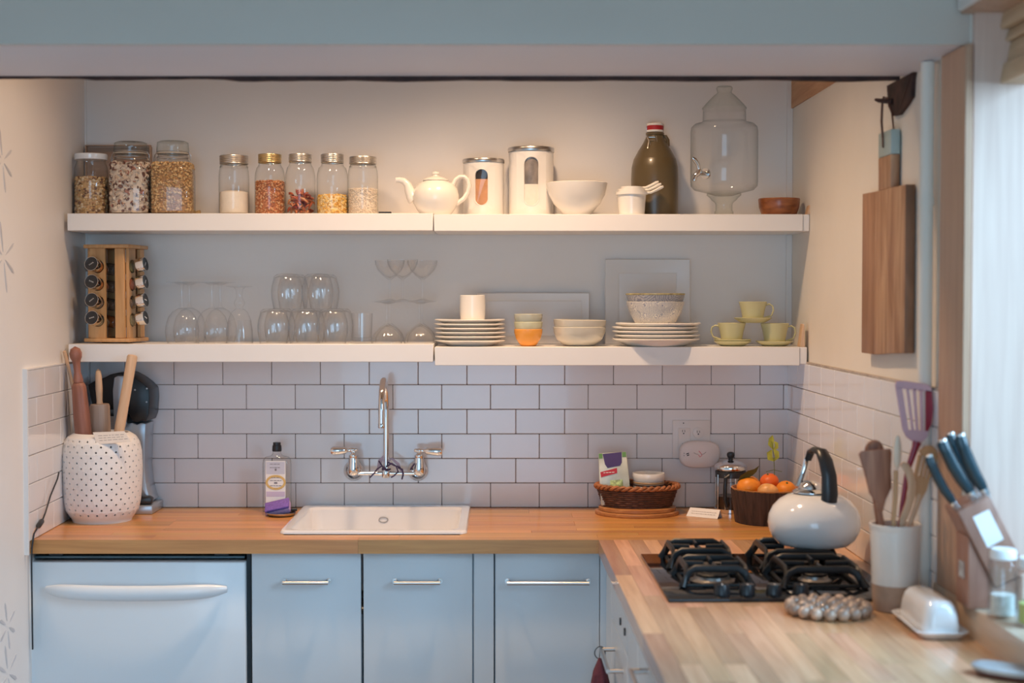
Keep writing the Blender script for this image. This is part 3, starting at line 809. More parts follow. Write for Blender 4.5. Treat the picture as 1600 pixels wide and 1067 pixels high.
mason('mason jar of white flour with a dull metal lid, left of the lentil jar', 366.5, 23.5, 21.8, 243.5, 257, 266, M['zinc'], fl_powder(299, 1))
mason('mason jar of red lentils with a gold lid', 422.5, 23.5, 17.8, 241.5, 255, 270, M['brass'], lambda t, R, zf: heap('lentils', R, zf(284) - .004, 1100, 0.0034, G_lent, t, seed=8, sc=(1, 1, .6)))
def fl_chili(t, R, zf):
    rr = random.Random(9); mb = MB()
    h = zf(303)
    for i in range(95):
        a = rr.uniform(0, 2 * PI); q = R * math.sqrt(rr.random()) * .8; z = .006 + (h - .006) * rr.random()
        L = rr.uniform(.012, .022); d = Vector((rr.uniform(-1, 1), rr.uniform(-1, 1), rr.uniform(-.6, .8))).normalized()
        c = Vector((q * math.cos(a), q * math.sin(a), z))
        pts = []
        for k in range(5):
            p = c + d * L * (k / 4 - .5) * 1.6 + Vector((0, 0, .003 * math.sin(k)))
            rxy = math.hypot(p.x, p.y)
            if rxy > R * .97: p.x *= R * .97 / rxy; p.y *= R * .97 / rxy
            p.z = max(.005, p.z); pts.append(p)
        mb.tube(pts, [.0012, .0036, .0040, .0028, .0006], 6)
    for i in range(10):                      # a few standing up in a tuft
        a = rr.uniform(0, 2 * PI); d = Vector((math.cos(a) * .35, math.sin(a) * .35, 1)).normalized()
        c = Vector((rr.uniform(-.008, .008), rr.uniform(-.012, .0), h - .004))
        mb.tube([c + d * .005 * k for k in range(5)], [.0012, .0032, .0034, .0022, .0004], 6)
    o = obj('dried_chillies', mb, G_chili, t, 60); o['kind'] = 'stuff'
mason('mason jar a third full of dried red chillies', 470, 23.5, 17.6, 241.5, 254, 270, M['zinc'], fl_chili)
mason('mason jar a third full of yellow popcorn kernels', 520, 24.5, 17.6, 241.5, 255, 270, M['zinc'], lambda t, R, zf: heap('popcorn_kernels', R, zf(306) - .004, 520, 0.0044, G_corn, t, seed=10, sc=(1, .8, .8)))
mason('mason jar of pale grain with a thin clear-looking lid, nearest the teapot', 567.5, 23.5, 20.8, 245.5, 257, 266, M['zinc'], lambda t, R, zf: heap('pale_grain', R, zf(296) - .004, 1500, 0.0024, G_rice, t, seed=11, sc=(1.3, .8, .8)))
t = at_thing('black_bar', 'small flat black bar lying right of the pale grain jar', 'bar', 602, SFY + 0.03, ZU)
obj('bar', MB().rbox(-.019, .019, -.010, .010, 0, .0065, .0015, 2), M['blackplastic'], t)

# ------------------------------------------------------------------ teapot
TY = -0.172
t = at_thing('teapot', 'white porcelain teapot with curved spout and lid knob', 'teapot', 681, TY, ZU)
m = mpp(TY); zf = lambda py: max(0, at(681, py, TY).z - ZU)
obj('body', MB().lathe([(0, 0.002), (22 * m, 0), (24 * m, .002), (30 * m, zf(327)), (35 * m, zf(317)), (36.3 * m, zf(306)), (34 * m, zf(296)), (28 * m, zf(288)), (20 * m, zf(284)), (19 * m, zf(283)), (0, zf(283))], 40), M['porcelain'], t)
ld = obj('lid', MB().lathe([(0, zf(283) + .0006), (20 * m, zf(283) + .0006), (20.5 * m, zf(281.5)), (17 * m, zf(279)), (9 * m, zf(276.5)), (4.5 * m, zf(275)), (4 * m, zf(273.5)), (6 * m, zf(271.5)), (5.5 * m, zf(269.5)), (3 * m, zf(268)), (0, zf(268))], 32), M['porcelain'], t)
sp = [(-33, 312), (-38, 306), (-41, 297), (-44, 288), (-50, 282.5), (-57, 281), (-62, 281.5)]
pts = [(a * m, 0, zf(b)) for a, b in sp]
obj('spout', MB().tube(pts, [r * m for r in (11, 9, 7.5, 6, 5.2, 4.6, 4.2)], 14, up=(0, 1, 0)), M['porcelain'], t)
hp = [(27, 289), (31, 281), (37, 276.5), (44, 276), (50, 281), (52.5, 290), (50, 301), (44, 310), (36, 316), (30, 319.5)]
obj('handle', MB().tube([(a * m, 0, zf(b)) for a, b in hp], [3.6 * m] * 10, 12, up=(0, 1, 0), flat=(1.5, 1)), M['porcelain'], t)

# ------------------------------------------------------------------ canisters with a window
M['canister'] = pm('canister_enamel', (0.80, 0.78, 0.75), 0.28, var=0.01, scale=5)
M['cocoa'] = pm('orange_brown_powder', (0.56, 0.28, 0.14), 0.8, var=0.1, scale=80)
M['sugar'] = pm('white_powder', (0.84, 0.78, 0.70), 0.8, var=0.03, scale=80)
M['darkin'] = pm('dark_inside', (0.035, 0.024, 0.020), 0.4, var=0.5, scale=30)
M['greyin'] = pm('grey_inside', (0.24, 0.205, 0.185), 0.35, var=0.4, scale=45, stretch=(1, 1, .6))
def canister(label, p0, p1, ytop, ylid, wx0, wx1, wy0, wy1, yfill, fillmat, topmat, fname):
    px = (p0 + p1) / 2; CY = -0.078; m = mpp(CY); R = (p1 - p0) / 2 * m
    t = at_thing('canister', label, 'canister', px, CY, ZU2)
    zf = lambda py: max(0, at(px, py, CY).z - ZU2)
    H = zf(ylid)
    # body with a real oval window cut: a curved sheet built around the opening
    ax0, ax1 = math.asin((wx0 - px) * m / R), math.asin((wx1 - px) * m / R)
    ac = (ax0 + ax1) / 2; aw = (ax1 - ax0) / 2
    zw0, zw1 = zf(wy1), zf(wy0); rw = aw * R; zc_ = (zw0 + zw1) / 2
    def capsule(n, k=1.0):
        o = []
        for i in range(n):
            a = 2 * PI * i / n
            u, w_ = math.cos(a) * rw * k, math.sin(a) * rw * k
            w_ += (zw1 - zw0 - 2 * rw) / 2 * (1 if math.sin(a) >= 0 else -1)
            o.append((u / R, zc_ + w_))
        return o
    n = 40; inner = capsule(n)
    AW = aw * 2.2
    rect = []
    zl0, zl1 = max(.004, zw0 - .012), min(H - .004, zw1 + .012)
    for i in range(n):
        a = 2 * PI * i / n; c, s_ = math.cos(a), math.sin(a); q = 1 / max(abs(c), abs(s_))
        rect.append((c * q * AW, (zl0 + zl1) / 2 + s_ * q * (zl1 - zl0) / 2))
    def pt(a, z, r=R): return (r * math.sin(ac + a), -r * math.cos(ac + a), z)
    mb = MB()
    v = [pt(a, z) for a, z in rect] + [pt(a, z) for a, z in inner] + [pt(a, z, R - .004) for a, z in inner]
    f = [(i, (i + 1) % n, n + (i + 1) % n, n + i) for i in range(n)] + [(n + i, n + (i + 1) % n, 2 * n + (i + 1) % n, 2 * n + i) for i in range(n)]
    mb.add(v, f)
    # the rest of the wall: back arc and strips above/below the opening
    def sheet(a0, a1, z0, z1, k):
        v = []; f = []
        for i in range(k + 1):
            a = a0 + (a1 - a0) * i / k
            v += [pt(a, z0), pt(a, z1)]
        for i in range(k): f.append((2 * i, 2 * i + 2, 2 * i + 3, 2 * i + 1))
        mb.add(v, f)
    sheet(AW, 2 * PI - AW, 0, H, 48); sheet(-AW, AW, 0, zl0, 14); sheet(-AW, AW, zl1, H, 14)
    mb.lathe([(0, 0.0005), (R, 0.0005)], 48)
    obj('body', mb, M['canister'], t, 50)
    ring = capsule(48, 1.06)
    obj('window_rim', MB().tube([pt(a, z, R + .0003) for a, z in ring], 0.0011, 8, closed=True), M['canister'], t)
    zfl = zf(yfill)
    obj(fname, MB().lathe([(0, .002), (R * .94, .002), (R * .94, zfl), (0, zfl)], 40), fillmat, t)
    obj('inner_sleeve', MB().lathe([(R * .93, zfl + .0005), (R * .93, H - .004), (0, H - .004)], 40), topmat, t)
    gp = capsule(40, 0.99)
    obj('window_pane', MB().add([pt(a, z, R - .0015) for a, z in gp], [tuple(range(40))]), M['glass'], t, None)
    zt = zf(ytop)
    obj('lid', MB().lathe([(R * .98, H + .0003), (R * 1.035, H + .0003), (R * 1.045, H + .002), (R * 1.045, zt - .003), (R * 1.02, zt - .0006), (R * .9, zt), (0, zt)], 48), M['steel'], t)
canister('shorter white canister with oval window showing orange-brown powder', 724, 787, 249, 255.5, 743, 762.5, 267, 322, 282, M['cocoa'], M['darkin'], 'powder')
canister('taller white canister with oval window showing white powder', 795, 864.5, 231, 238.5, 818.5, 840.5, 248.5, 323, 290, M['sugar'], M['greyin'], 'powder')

# ------------------------------------------------------------------ white bowl
BY = -0.160
t = at_thing('serving_bowl', 'wide white porcelain bowl beside the tall canister', 'bowl', 901, BY, ZU2)
m = mpp(BY); zf = lambda py: max(0, at(901, py, BY).z - ZU2)
obj('bowl', MB().lathe([(0, .003), (18 * m, 0), (21 * m, .001), (27 * m, zf(329)), (36 * m, zf(319)), (44 * m, zf(304)), (47.5 * m, zf(288.5)), (48 * m, zf(286.5)), (47 * m, zf(285.8)), (45.8 * m, zf(288)), (42 * m, zf(304)), (33 * m, zf(318)), (20 * m, zf(328)), (0, zf(329))], 48), M['porcelain'], t)
# nested measuring cups
MYc = -0.200
m = mpp(MYc)
def meas(label, k, R, z0, H, dxs):
    t = thing('measuring_cup', label, 'measuring cup', (at(986.5, 450, MYc).x + dxs, MYc, ZU2 + z0), rad(-8 + 6 * k), 'nested white measuring cups')
    obj('cup', MB().lathe([(0, .0015), (R * .78, 0), (R * .86, .002), (R * .94, H * .75), (R * .96, H * .86), (R * 1.06, H * .88), (R * 1.06, H), (R * .98, H), (R * .88, H * .8), (R * .80, .004), (0, .004)], 36), M['porcelain'], t)
    pts = [(R * 1.0, 0, H - .003), (R + .012, 0, H - .002), (R + .028, 0, H + .005), (R + .043, 0, H + .013), (R + .05, 0, H + .016)]
    obj('handle', MB().tube(pts, [.0085, .0080, .0085, .0095, .0060], 12, up=(0, 0, 1), flat=(.52, 1)), M['porcelain'], t)
H0 = at(986, 300, MYc).z - ZU2
meas('largest white measuring cup, bottom of the nested set', 0, 23.5 * m, 0, H0, 0)
meas('middle white measuring cup nested in the largest', 1, 20.0 * m, 0.0085, H0, 0)
meas('smallest white measuring cup, topmost of the nested set', 2, 16.2 * m, 0.0165, H0 - .001, 0)

# ------------------------------------------------------------------ growler
GY = -0.086
t = at_thing('growler_bottle', 'olive brown flip-top growler bottle with red and white stopper', 'bottle', 1022.5, GY, ZU2)
m = mpp(GY); zf = lambda py: max(0, at(1022, py, GY).z - ZU2)
M['olive'] = pm('olive_ceramic', (0.115, 0.083, 0.040), 0.32, var=0.06, scale=8, coat=0.2)
obj('body', MB().lathe([(0, 0.001), (34 * m, 0), (36 * m, .003), (36.6 * m, zf(320)), (36.8 * m, zf(280)), (36 * m, zf(262)), (33 * m, zf(249)), (32.6 * m, zf(248.4)), (26 * m, zf(236)), (19 * m, zf(225)), (14.5 * m, zf(216)), (13 * m, zf(212)), (14.2 * m, zf(211)), (14.2 * m, zf(208)), (12.5 * m, zf(207)), (0, zf(207))], 48), M['olive'], t)
obj('ring_handle', MB().tube([(11 * m, 0, zf(214)), (17 * m, 0, zf(213.5)), (20 * m, 0, zf(219)), (20.5 * m, 0, zf(227)), (17 * m, 0, zf(232))], [3 * m] * 5, 10, up=(0, 1, 0)), M['olive'], t)
M['redr'] = pm('red_rubber', (0.42, 0.02, 0.025), 0.4)
st = obj('stopper', MB().lathe([(0, zf(207)), (13 * m, zf(206.8)), (13.5 * m, zf(204)), (12.8 * m, zf(202.5)), (0, zf(202.5))], 28), M['porcelain'], t)
obj('red_band', MB().lathe([(12.7 * m, zf(204.2)), (13.4 * m, zf(203.6)), (13.4 * m, zf(197.2)), (12.4 * m, zf(196.6)), (0, zf(196.6))], 28), M['redr'], st)
obj('stopper_top', MB().lathe([(0, zf(196.6)), (12.8 * m, zf(196.6)), (12.8 * m, zf(193.6)), (11 * m, zf(192.6)), (0, zf(192))], 28), M['porcelain'], st)
mb = MB()
yb = -13.6 * m
mb.tube([(-12.5 * m, -.004, zf(207)), (-13.5 * m, yb * .3, zf(199)), (-8 * m, yb * .2, zf(191.5)), (0, 0, zf(191)), (8 * m, yb * .2, zf(192.5)), (13.6 * m, yb * .3, zf(196)), (12.8 * m, -.004, zf(207))], .0011, 6)
mb.tube([(-14 * m, yb * .7, zf(213)), (-11 * m, yb * 1.2, zf(222)), (-14.5 * m, yb * 1.6, zf(240)), (-14.0 * m, yb * 1.75, zf(243.5)), (-6 * m, yb * 1.95, zf(243.5)), (-3 * m, yb * 1.75, zf(236)), (1.5 * m, yb * 1.35, zf(226)), (1 * m, yb * 1.1, zf(214))], .0012, 6)
mb.tube([(-11 * m, yb * 1.05, zf(216)), (-1 * m, yb * 1.15, zf(216)), (-2 * m, yb * 1.4, zf(229)), (-9 * m, yb * 1.4, zf(229)), (-10 * m, yb * 1.3, zf(220)), (-4 * m, yb * 1.3, zf(222))], .0011, 6)
obj('wire_bail', mb, M['steel'], t)

# ------------------------------------------------------------------ glass drink dispenser
DYY = -0.15
t = at_thing('drink_dispenser', 'clear glass drink dispenser with conical lid and chrome tap', 'dispenser', 1130.5, DYY, ZU2)
m = mpp(DYY); zf = lambda py: max(0, at(1130, py, DYY).z - ZU2)
obj('jar', MB().lathe([(0, zf(306)), (14 * m, zf(306)), (30 * m, zf(301)), (46 * m, zf(297)), (51.5 * m, zf(291)), (52.2 * m, zf(284)), (52.2 * m, zf(206)), (51 * m, zf(199)), (46 * m, zf(194)), (36 * m, zf(191.5)), (33.5 * m, zf(189)), (33 * m, zf(172)), (34.5 * m, zf(170.5))], 48), M['glass'], t)
obj('foot', MB().lathe([(26 * m, zf(302.5)), (27 * m, zf(305)), (21 * m, zf(310)), (20 * m, zf(312)), (14 * m, zf(317)), (13 * m, zf(320)), (13 * m, zf(329)), (14.5 * m, zf(331)), (14.5 * m, 0), (0, 0)], 40), M['glass_green'], t)
obj('lid', MB().lathe([(33.5 * m, zf(170.3)), (34.5 * m, zf(169)), (30 * m, zf(163.5)), (22 * m, zf(155)), (16 * m, zf(149)), (12 * m, zf(146)), (11 * m, zf(144)), (12 * m, zf(141)), (12.8 * m, zf(138)), (11 * m, zf(135.2)), (0, zf(134.6))], 40), M['glass_green'], t)
# tap on the left front
tp = obj('tap', MB().tube([(-34 * m, -42 * m, zf(275)), (-40 * m, -47 * m, zf(275)), (-46 * m, -53 * m, zf(274))], [.0075, .0075, .0085], 14).tube([(-45 * m, -52 * m, zf(270)), (-48 * m, -54 * m, zf(276)), (-53 * m, -56 * m, zf(280)), (-54 * m, -56 * m, zf(287))], [.008, .009, .007, .006], 12)
        .lathe([(0, -.004), (.016, -.004), (.016, .002), (0, .002)], 20, T(-35 * m, -41.5 * m, zf(275)) @ RZ(rad(-42)) @ RX(rad(90))), M['chrome'], t)
obj('tap_lever', MB().tube([(-46 * m, -53 * m, zf(270)), (-48 * m, -54 * m, zf(262)), (-53 * m, -56 * m, zf(255)), (-57 * m, -57 * m, zf(252))], [.0055, .006, .0065, .0045], 10), M['chrome'], tp)
# wooden bowl
WY = -0.17
t = at_thing('wooden_bowl', 'small dark orange wooden bowl at the right end of the upper shelf', 'bowl', 1216.5, WY, ZU2)
m = mpp(WY); zf = lambda py: max(0, at(1216, py, WY).z - ZU2)
M['teak'] = wood('oiled_teak', (0.16, 0.04, 0.012), (0.36, 0.12, 0.035), 0.32, stretch=(6, 6, 22), coat=0.2)
obj('bowl', MB().lathe([(0, .002), (22 * m, 0), (27 * m, .003), (31 * m, zf(324)), (32.3 * m, zf(312)), (31.8 * m, zf(310.5)), (30.5 * m, zf(310.5)), (30 * m, zf(313)), (27 * m, zf(325)), (20 * m, zf(329)), (0, zf(329))], 44), M['teak'], t)
# ================================================================== LOWER SHELF
def zat(px, py, Y, z0): return max(0.0, at(px, py, Y).z - z0)
# ------------------------------------------------------------------ spice rack
RKX, RKY = at(182, 450, -0.135).x, -0.135
s_ = 0.146; hs_ = s_ / 2
zr0 = zat(183, 532.5, RKY, ZB); zr1 = zat(183, 383, RKY, ZB)
rk = thing('spice_rack', 'square bamboo spice rack turned at an angle on the lower shelf', 'spice rack', (RKX, RKY, ZB), rad(-9.5))
zr0 = 0.0
pl_h = 0.0115
obj('base_plate', MB().rbox(-hs_, hs_, -hs_, hs_, 0.004, 0.004 + pl_h, 0.003, 2), M['bamboo'], rk)
obj('turntable_foot', MB().lathe([(0, 0), (.045, 0), (.045, .0038), (0, .0038)], 32), M['blackplastic'], rk)
obj('top_plate', MB().rbox(-hs_, hs_, -hs_, hs_, zr1 - pl_h, zr1, 0.003, 2), M['bamboo'], rk)
za, zb_ = 0.004 + pl_h + .0003, zr1 - pl_h - .0003
rows = [zat(147, q, RKY - .05, ZB) - 0.012 for q in (410, 437.5, 466, 493.5)]
HR = 0.0207
def hole_panel(wd, th, name):
    """upright panel (local x 0..wd, y 0..th) with four round holes"""
    mb = MB(); cxp = wd / 2
    cuts = [zb_] + [(rows[i] + rows[i + 1]) / 2 for i in range(3)] + [za]
    n = 16
    for i in range(4):
        z1, z0 = cuts[i], cuts[i + 1]; zc = rows[i]
        v = []
        for (yy) in (0, th):
            for k in range(n):
                a = 2 * PI * k / n; c, s = math.cos(a), math.sin(a)
                q = 1 / max(abs(c), abs(s)); hz = (z1 - zc) if s > 0 else (zc - z0)
                v.append((cxp + c * q * cxp, yy, zc + s * q * hz))
            for k in range(n):
                a = 2 * PI * k / n
                v.append((cxp + HR * math.cos(a), yy, zc + HR * math.sin(a)))
        f = []
        for k in range(n):
            k2 = (k + 1) % n
            f += [(k, k2, n + k2, n + k), (2 * n + k2, 2 * n + k, 3 * n + k, 3 * n + k2), (n + k, n + k2, 3 * n + k2, 3 * n + k)]
            a = 2 * PI * (k + .5) / n
            if abs(math.cos(a)) > abs(math.sin(a)) - .02: f.append((k2, k, 2 * n + k, 2 * n + k2))
        mb.add(v, f)
    return mb
PW = 0.0485
for i in range(4):
    Rm = RZ(rad(90 * i))
    mb0 = hole_panel(PW, 0.009, 'p')
    mb = MB().add(mb0.v, mb0.f, Rm @ T(-hs_ + 0.018, -hs_ + 0.008, 0))
    obj('side_panel', mb, M['bamboo'], rk)
    obj('post', MB().rbox(hs_ - 0.048, hs_ - 0.0180, -hs_ + 0.006, -hs_ + 0.018, za, zb_, 0.0015, 1, Rm), M['bamboo'], rk)
spice_cols = [(0.34, 0.10, 0.05), (0.40, 0.12, 0.02), (0.20, 0.17, 0.06), (0.30, 0.20, 0.10), (0.22, 0.14, 0.09), (0.27, 0.22, 0.12), (0.33, 0.17, 0.12), (0.36, 0.28, 0.20), (0.18, 0.14, 0.10), (0.30, 0.23, 0.13)]
spm = [pm('spice_%d' % i, c, 0.8, var=0.35, scale=160) for i, c in enumerate(spice_cols)]
M['scriptw'] = pm('white_script', (0.72, 0.72, 0.72), 0.5)
ordn = ['topmost', 'second from the top', 'third from the top', 'lowest']
sides = ["rack's front face", "rack's right face", "rack's back right face", "rack's back left face"]
rq = random.Random(4)
for i in range(4):
    Rm = RZ(rad(90 * i)) 
    for j in range(4):
        Mw = T(RKX, RKY, ZB) @ RZ(rad(-9.5)) @ Rm
        c = Mw @ Vector((-hs_ + 0.018 + PW / 2, -hs_ + 0.003, rows[j]))
        t = thing('spice_jar', 'black-lidded spice jar, %s on the %s' % (ordn[j], sides[i]), 'jar', c, rad(-9.5 + 90 * i), 'spice jars in the bamboo rack')
        Mx = RX(rad(90 - 11))        # local z -> points out of the face, tilted upwards
        obj('glass_body', MB().lathe([(0, -.052), (.0165, -.052), (.0178, -.049), (.0178, .006), (.0165, .011), (.016, .018)], 24, Mx), M['glass'], t)
        o = obj('spice', MB().lathe([(0, -.050), (.0160, -.050), (.0168, -.047), (.0168, -.001 - .014 * rq.random()), (0, -.001)], 24, Mx), spm[rq.randrange(10)], t); o['kind'] = 'stuff'
        ld = obj('lid', MB().lathe([(.0165, .014), (.0208, .014), (.0214, .016), (.0214, .0365), (.0210, .0385), (.0202, .0385)], 28, Mx), M['chrome'], t)
        tp = obj('lid_top', MB().lathe([(.0203, .0383), (.0195, .0378), (0, .0378)], 28, Mx), M['blackplastic'], ld)
        mb = MB(); a0 = rq.uniform(-.5, 1.0)
        pts = [(x_ * math.cos(a0) - .0022 * math.sin(9 * x_ / .004) * math.sin(a0), x_ * math.sin(a0) + .0022 * math.sin(9 * x_ / .004) * math.cos(a0), .0382) for x_ in [(-.0075 + .015 * k / 14) for k in range(15)]]
        mb.tube(pts, 0.00045, 4, M=Mx)
        obj('lid_script', mb, M['scriptw'], ld)

# ------------------------------------------------------------------ stemmed glasses, upside down
def glass_obj(name, label, cat, px, Y, z, parts, group, z0=None):
    t = at_thing(name, label, cat, px, Y, z, 0, group)
    for nm, P in parts: obj(nm, MB().lathe(P, 32), M['glass_lite'], t)
    return t
GW = 'wine glasses upside down on the lower shelf'
def wine(label, px, Y, top=440.5, fw=23.5, bw=26):
    m = mpp(-0.17); zf = lambda py: max(0, at(px, py, -0.17).z - ZB)
    zf_top = zf(top)
    foot = [(0, zf_top - .0005), (fw * m, zf_top), (fw * m, zf_top - .0012), (fw * .5 * m, zf_top - .003), (3.2 * m, zf_top - .009)]
    stem = [(3.0 * m, zf_top - .009), (2.0 * m, zf_top - .02), (2.0 * m, zf(470)), (2.6 * m, zf(477)), (4 * m, zf(480))]
    bowl = [(0, zf(481.5)), (5 * m, zf(481)), (14 * m, zf(486)), (21 * m, zf(495)), (bw * .95 * m, zf(507)), (bw * m, zf(517)), (bw * .96 * m, zf(527)), (bw * .86 * m, 0.001), (bw * .85 * m, 0.0), (bw * .84 * m, .001), (bw * .94 * m, zf(526))]
    return glass_obj('wine_glass', label, 'wine glass', px, Y, ZB, [('foot', foot), ('stem', stem), ('bowl', bowl)], GW)
wine('upturned wine glass in the front row nearest the spice rack', 284, -0.190)
wine('upturned wine glass in the back row nearest the spice rack', 296, -0.075)
wine('upturned wine glass in the front row beside the knob-stemmed goblet', 331, -0.190)
wine('upturned wine glass in the back row beside the knob-stemmed goblet', 344, -0.075)
m = mpp(-.17); zf = lambda py: max(0, at(373, py, -0.17).z - ZB); zt = zf(447)
glass_obj('goblet', 'short upturned goblet with a knobbed stem, right of the wine glasses', 'goblet', 374, -0.17, ZB, [
    ('foot', [(0, zt - .0005), (20 * m, zt), (20 * m, zt - .0015), (9 * m, zt - .004), (6.5 * m, zt - .009)]),
    ('stem', [(6.2 * m, zt - .009), (5 * m, zf(458)), (4.6 * m, zf(464)), (6 * m, zf(468)), (8.5 * m, zf(472)), (8.5 * m, zf(475)), (6 * m, zf(479)), (5 * m, zf(481))]),
    ('bowl', [(0, zf(481.5)), (6 * m, zf(482)), (13 * m, zf(488)), (18 * m, zf(500)), (20.5 * m, zf(517)), (21 * m, 0.001), (20.4 * m, 0), (20 * m, .001), (19.6 * m, zf(517)), (17 * m, zf(500))])], None)

# stemless tumblers, upside down in two layers
GT = 'stemless tumblers upside down in two layers'
mt = mpp(-0.165); Ht = at(474, 482, -0.165).z - ZB
def stemless(label, px, Y, z, bw=25.0):
    R = bw * mt; H = Ht
    P = [(0, H - .002), (R * .30, H), (R * .62, H - .001), (R * .80, H - .008), (R * .95, H * .66), (R * .99, H * .5), (R * .97, H * .3), (R * .86, .001), (R * .85, 0), (R * .83, .001), (R * .94, H * .3), (R * .96, H * .5), (R * .92, H * .66), (R * .76, H - .012), (R * .5, H - .006), (0, H - .006)]
    return glass_obj('stemless_glass', label, 'glass', px, Y, z, [('bowl', P)], GT)
ord3 = ['nearest the goblet', 'in the middle', 'nearest the water tumbler']
for k, px in enumerate((427, 474.5, 519)): stemless('upturned stemless glass, bottom layer, front row, %s' % ord3[k], px, -0.192, ZB)
for k, px in enumerate((437, 484, 528)): stemless('upturned stemless glass, bottom layer, back row, %s' % ord3[k], px, -0.080, ZB)
for k, px in enumerate((448.5, 496)): stemless('upturned stemless glass, top layer, front row, %s' % ('nearest the goblet', 'nearest the coupe glasses')[k], px, -0.187, ZB + Ht + .0004)
for k, px in enumerate((458, 506)): stemless('upturned stemless glass, top layer, back row, %s' % ('nearest the goblet', 'nearest the coupe glasses')[k], px, -0.085, ZB + Ht + .0004)
# tumbler on a small glass saucer
Y = -0.19; m = mpp(Y); zf = lambda py: max(0, at(566, py, Y).z - ZB)
glass_obj('glass_saucer', 'small clear glass saucer under the straight tumbler', 'saucer', 565.5, Y, ZB, [('dish', [(0, .001), (14 * m, 0), (18 * m, .002), (20.5 * m, .008), (20 * m, .0088), (16 * m, .004), (0, .0032)])], None)
glass_obj('tumbler', 'small straight clear tumbler standing on a glass saucer', 'glass', 565.5, Y, ZB + .0045, [('body', [(0, .0005), (14.2 * m, 0), (15 * m, .001), (16.8 * m, zf(489.5) - .0045), (16.2 * m, zf(489.3) - .0045), (14.2 * m, .012), (0, .012)])], None)
# coupe glasses
GC = 'coupe glasses stacked foot to foot'
mc = mpp(-0.17); Hc = at(605, 471, -0.17).z - ZB; Rc = 24 * mc
def coupe_prof(up):
    foot = [(0, .0008), (Rc * .95, 0), (Rc * .95, .0012), (Rc * .4, .003), (.004, .008)]
    stem = [(.0038, .008), (.0028, .016), (.0028, Hc * .44), (.0036, Hc * .50), (.006, Hc * .53)]
    bowl = [(0, Hc * .53), (.006, Hc * .535), (Rc * .45, Hc * .62), (Rc * .8, Hc * .76), (Rc * .97, Hc * .9), (Rc, Hc), (Rc * .98, Hc), (Rc * .94, Hc * .9), (Rc * .77, Hc * .77), (Rc * .42, Hc * .64), (0, Hc * .56)]
    if up: return [('foot', foot), ('stem', stem), ('bowl', bowl)]
    return [(n_, [(r, Hc - z) for r, z in P]) for n_, P in (('foot', foot), ('stem', stem), ('bowl', bowl))]
glass_obj('coupe_glass', 'upturned coupe glass, bottom front, beside the tumbler', 'coupe glass', 604, -0.198, ZB, coupe_prof(False), GC)
glass_obj('coupe_glass', 'upturned coupe glass, bottom front, beside the small plates', 'coupe glass', 655, -0.198, ZB, coupe_prof(False), GC)
glass_obj('coupe_glass', 'upturned coupe glass, bottom back, beside the tumbler', 'coupe glass', 609, -0.085, ZB, coupe_prof(False), GC)
glass_obj('coupe_glass', 'upturned coupe glass, bottom back, beside the small plates', 'coupe glass', 659, -0.085, ZB, coupe_prof(False), GC)
zc2 = ZB + Hc + .0005
glass_obj('coupe_glass', 'upright coupe glass in the middle of the upper tier, front', 'coupe glass', 629, -0.185, zc2, coupe_prof(True), GC)
glass_obj('coupe_glass', 'upright coupe glass in the upper tier, at the tumbler side', 'coupe glass', 609, -0.078, zc2, coupe_prof(True), GC)
glass_obj('coupe_glass', 'upright coupe glass in the upper tier, at the small plate side', 'coupe glass', 660, -0.078, zc2, coupe_prof(True), GC)

# ------------------------------------------------------------------ plates
def plate(name, label, cat, x, Y, z, R, H, grp, mat):
    t = thing(name, label, cat, (x, Y, z), 0, grp)
    obj('plate', MB().lathe([(0, .002), (R * .58, .002), (R * .60, 0), (R * .64, 0), (R * .70, .0035), (R * .90, H * .66), (R * .985, H - .004), (R, H - .002), (R * .985, H), (R * .94, H - .002), (R * .72, .0075), (R * .62, .0055), (0, .0055)], 56), mat, t)
    return t
ordp = {6: ['bottom', 'second from the bottom', 'third from the bottom', 'third from the top', 'second from the top', 'top'], 5: ['bottom', 'second from the bottom', 'middle', 'second from the top', 'top']}
m = mpp(-.150); z = ZB2
Z6 = zat(734, 498.5, -.15, ZB2)
rp = random.Random(12)
H1 = 0.0185; st = (Z6 - H1) / 5
for k in range(6):
    plate('side_plate', '%s small cream plate of the stack under the white cup' % ordp[6][k], 'plate', at(734.5 + rp.uniform(-.8, .8), 450, -.15).x, -.15, ZB2 + k * st, 55.2 * m, H1, 'stack of small cream plates', M['porcelain'])
ztop = ZB2 + 5 * st + .0058
t = at_thing('white_cup', 'handleless white cup standing on the stack of small plates', 'cup', 738.5, -.165, ztop)
mY = mpp(-.165); Hc2 = at(738, 461, -.165).z - ztop
obj('cup', MB().lathe([(0, .001), (17 * mY, 0), (18.5 * mY, .002), (19.7 * mY, Hc2 * .35), (20 * mY, Hc2 * .6), (19.5 * mY, Hc2 - .001), (18.9 * mY, Hc2), (18.2 * mY, Hc2 - .001), (18.6 * mY, Hc2 * .5), (17 * mY, .005), (0, .004)], 36), M['porcelain'], t)
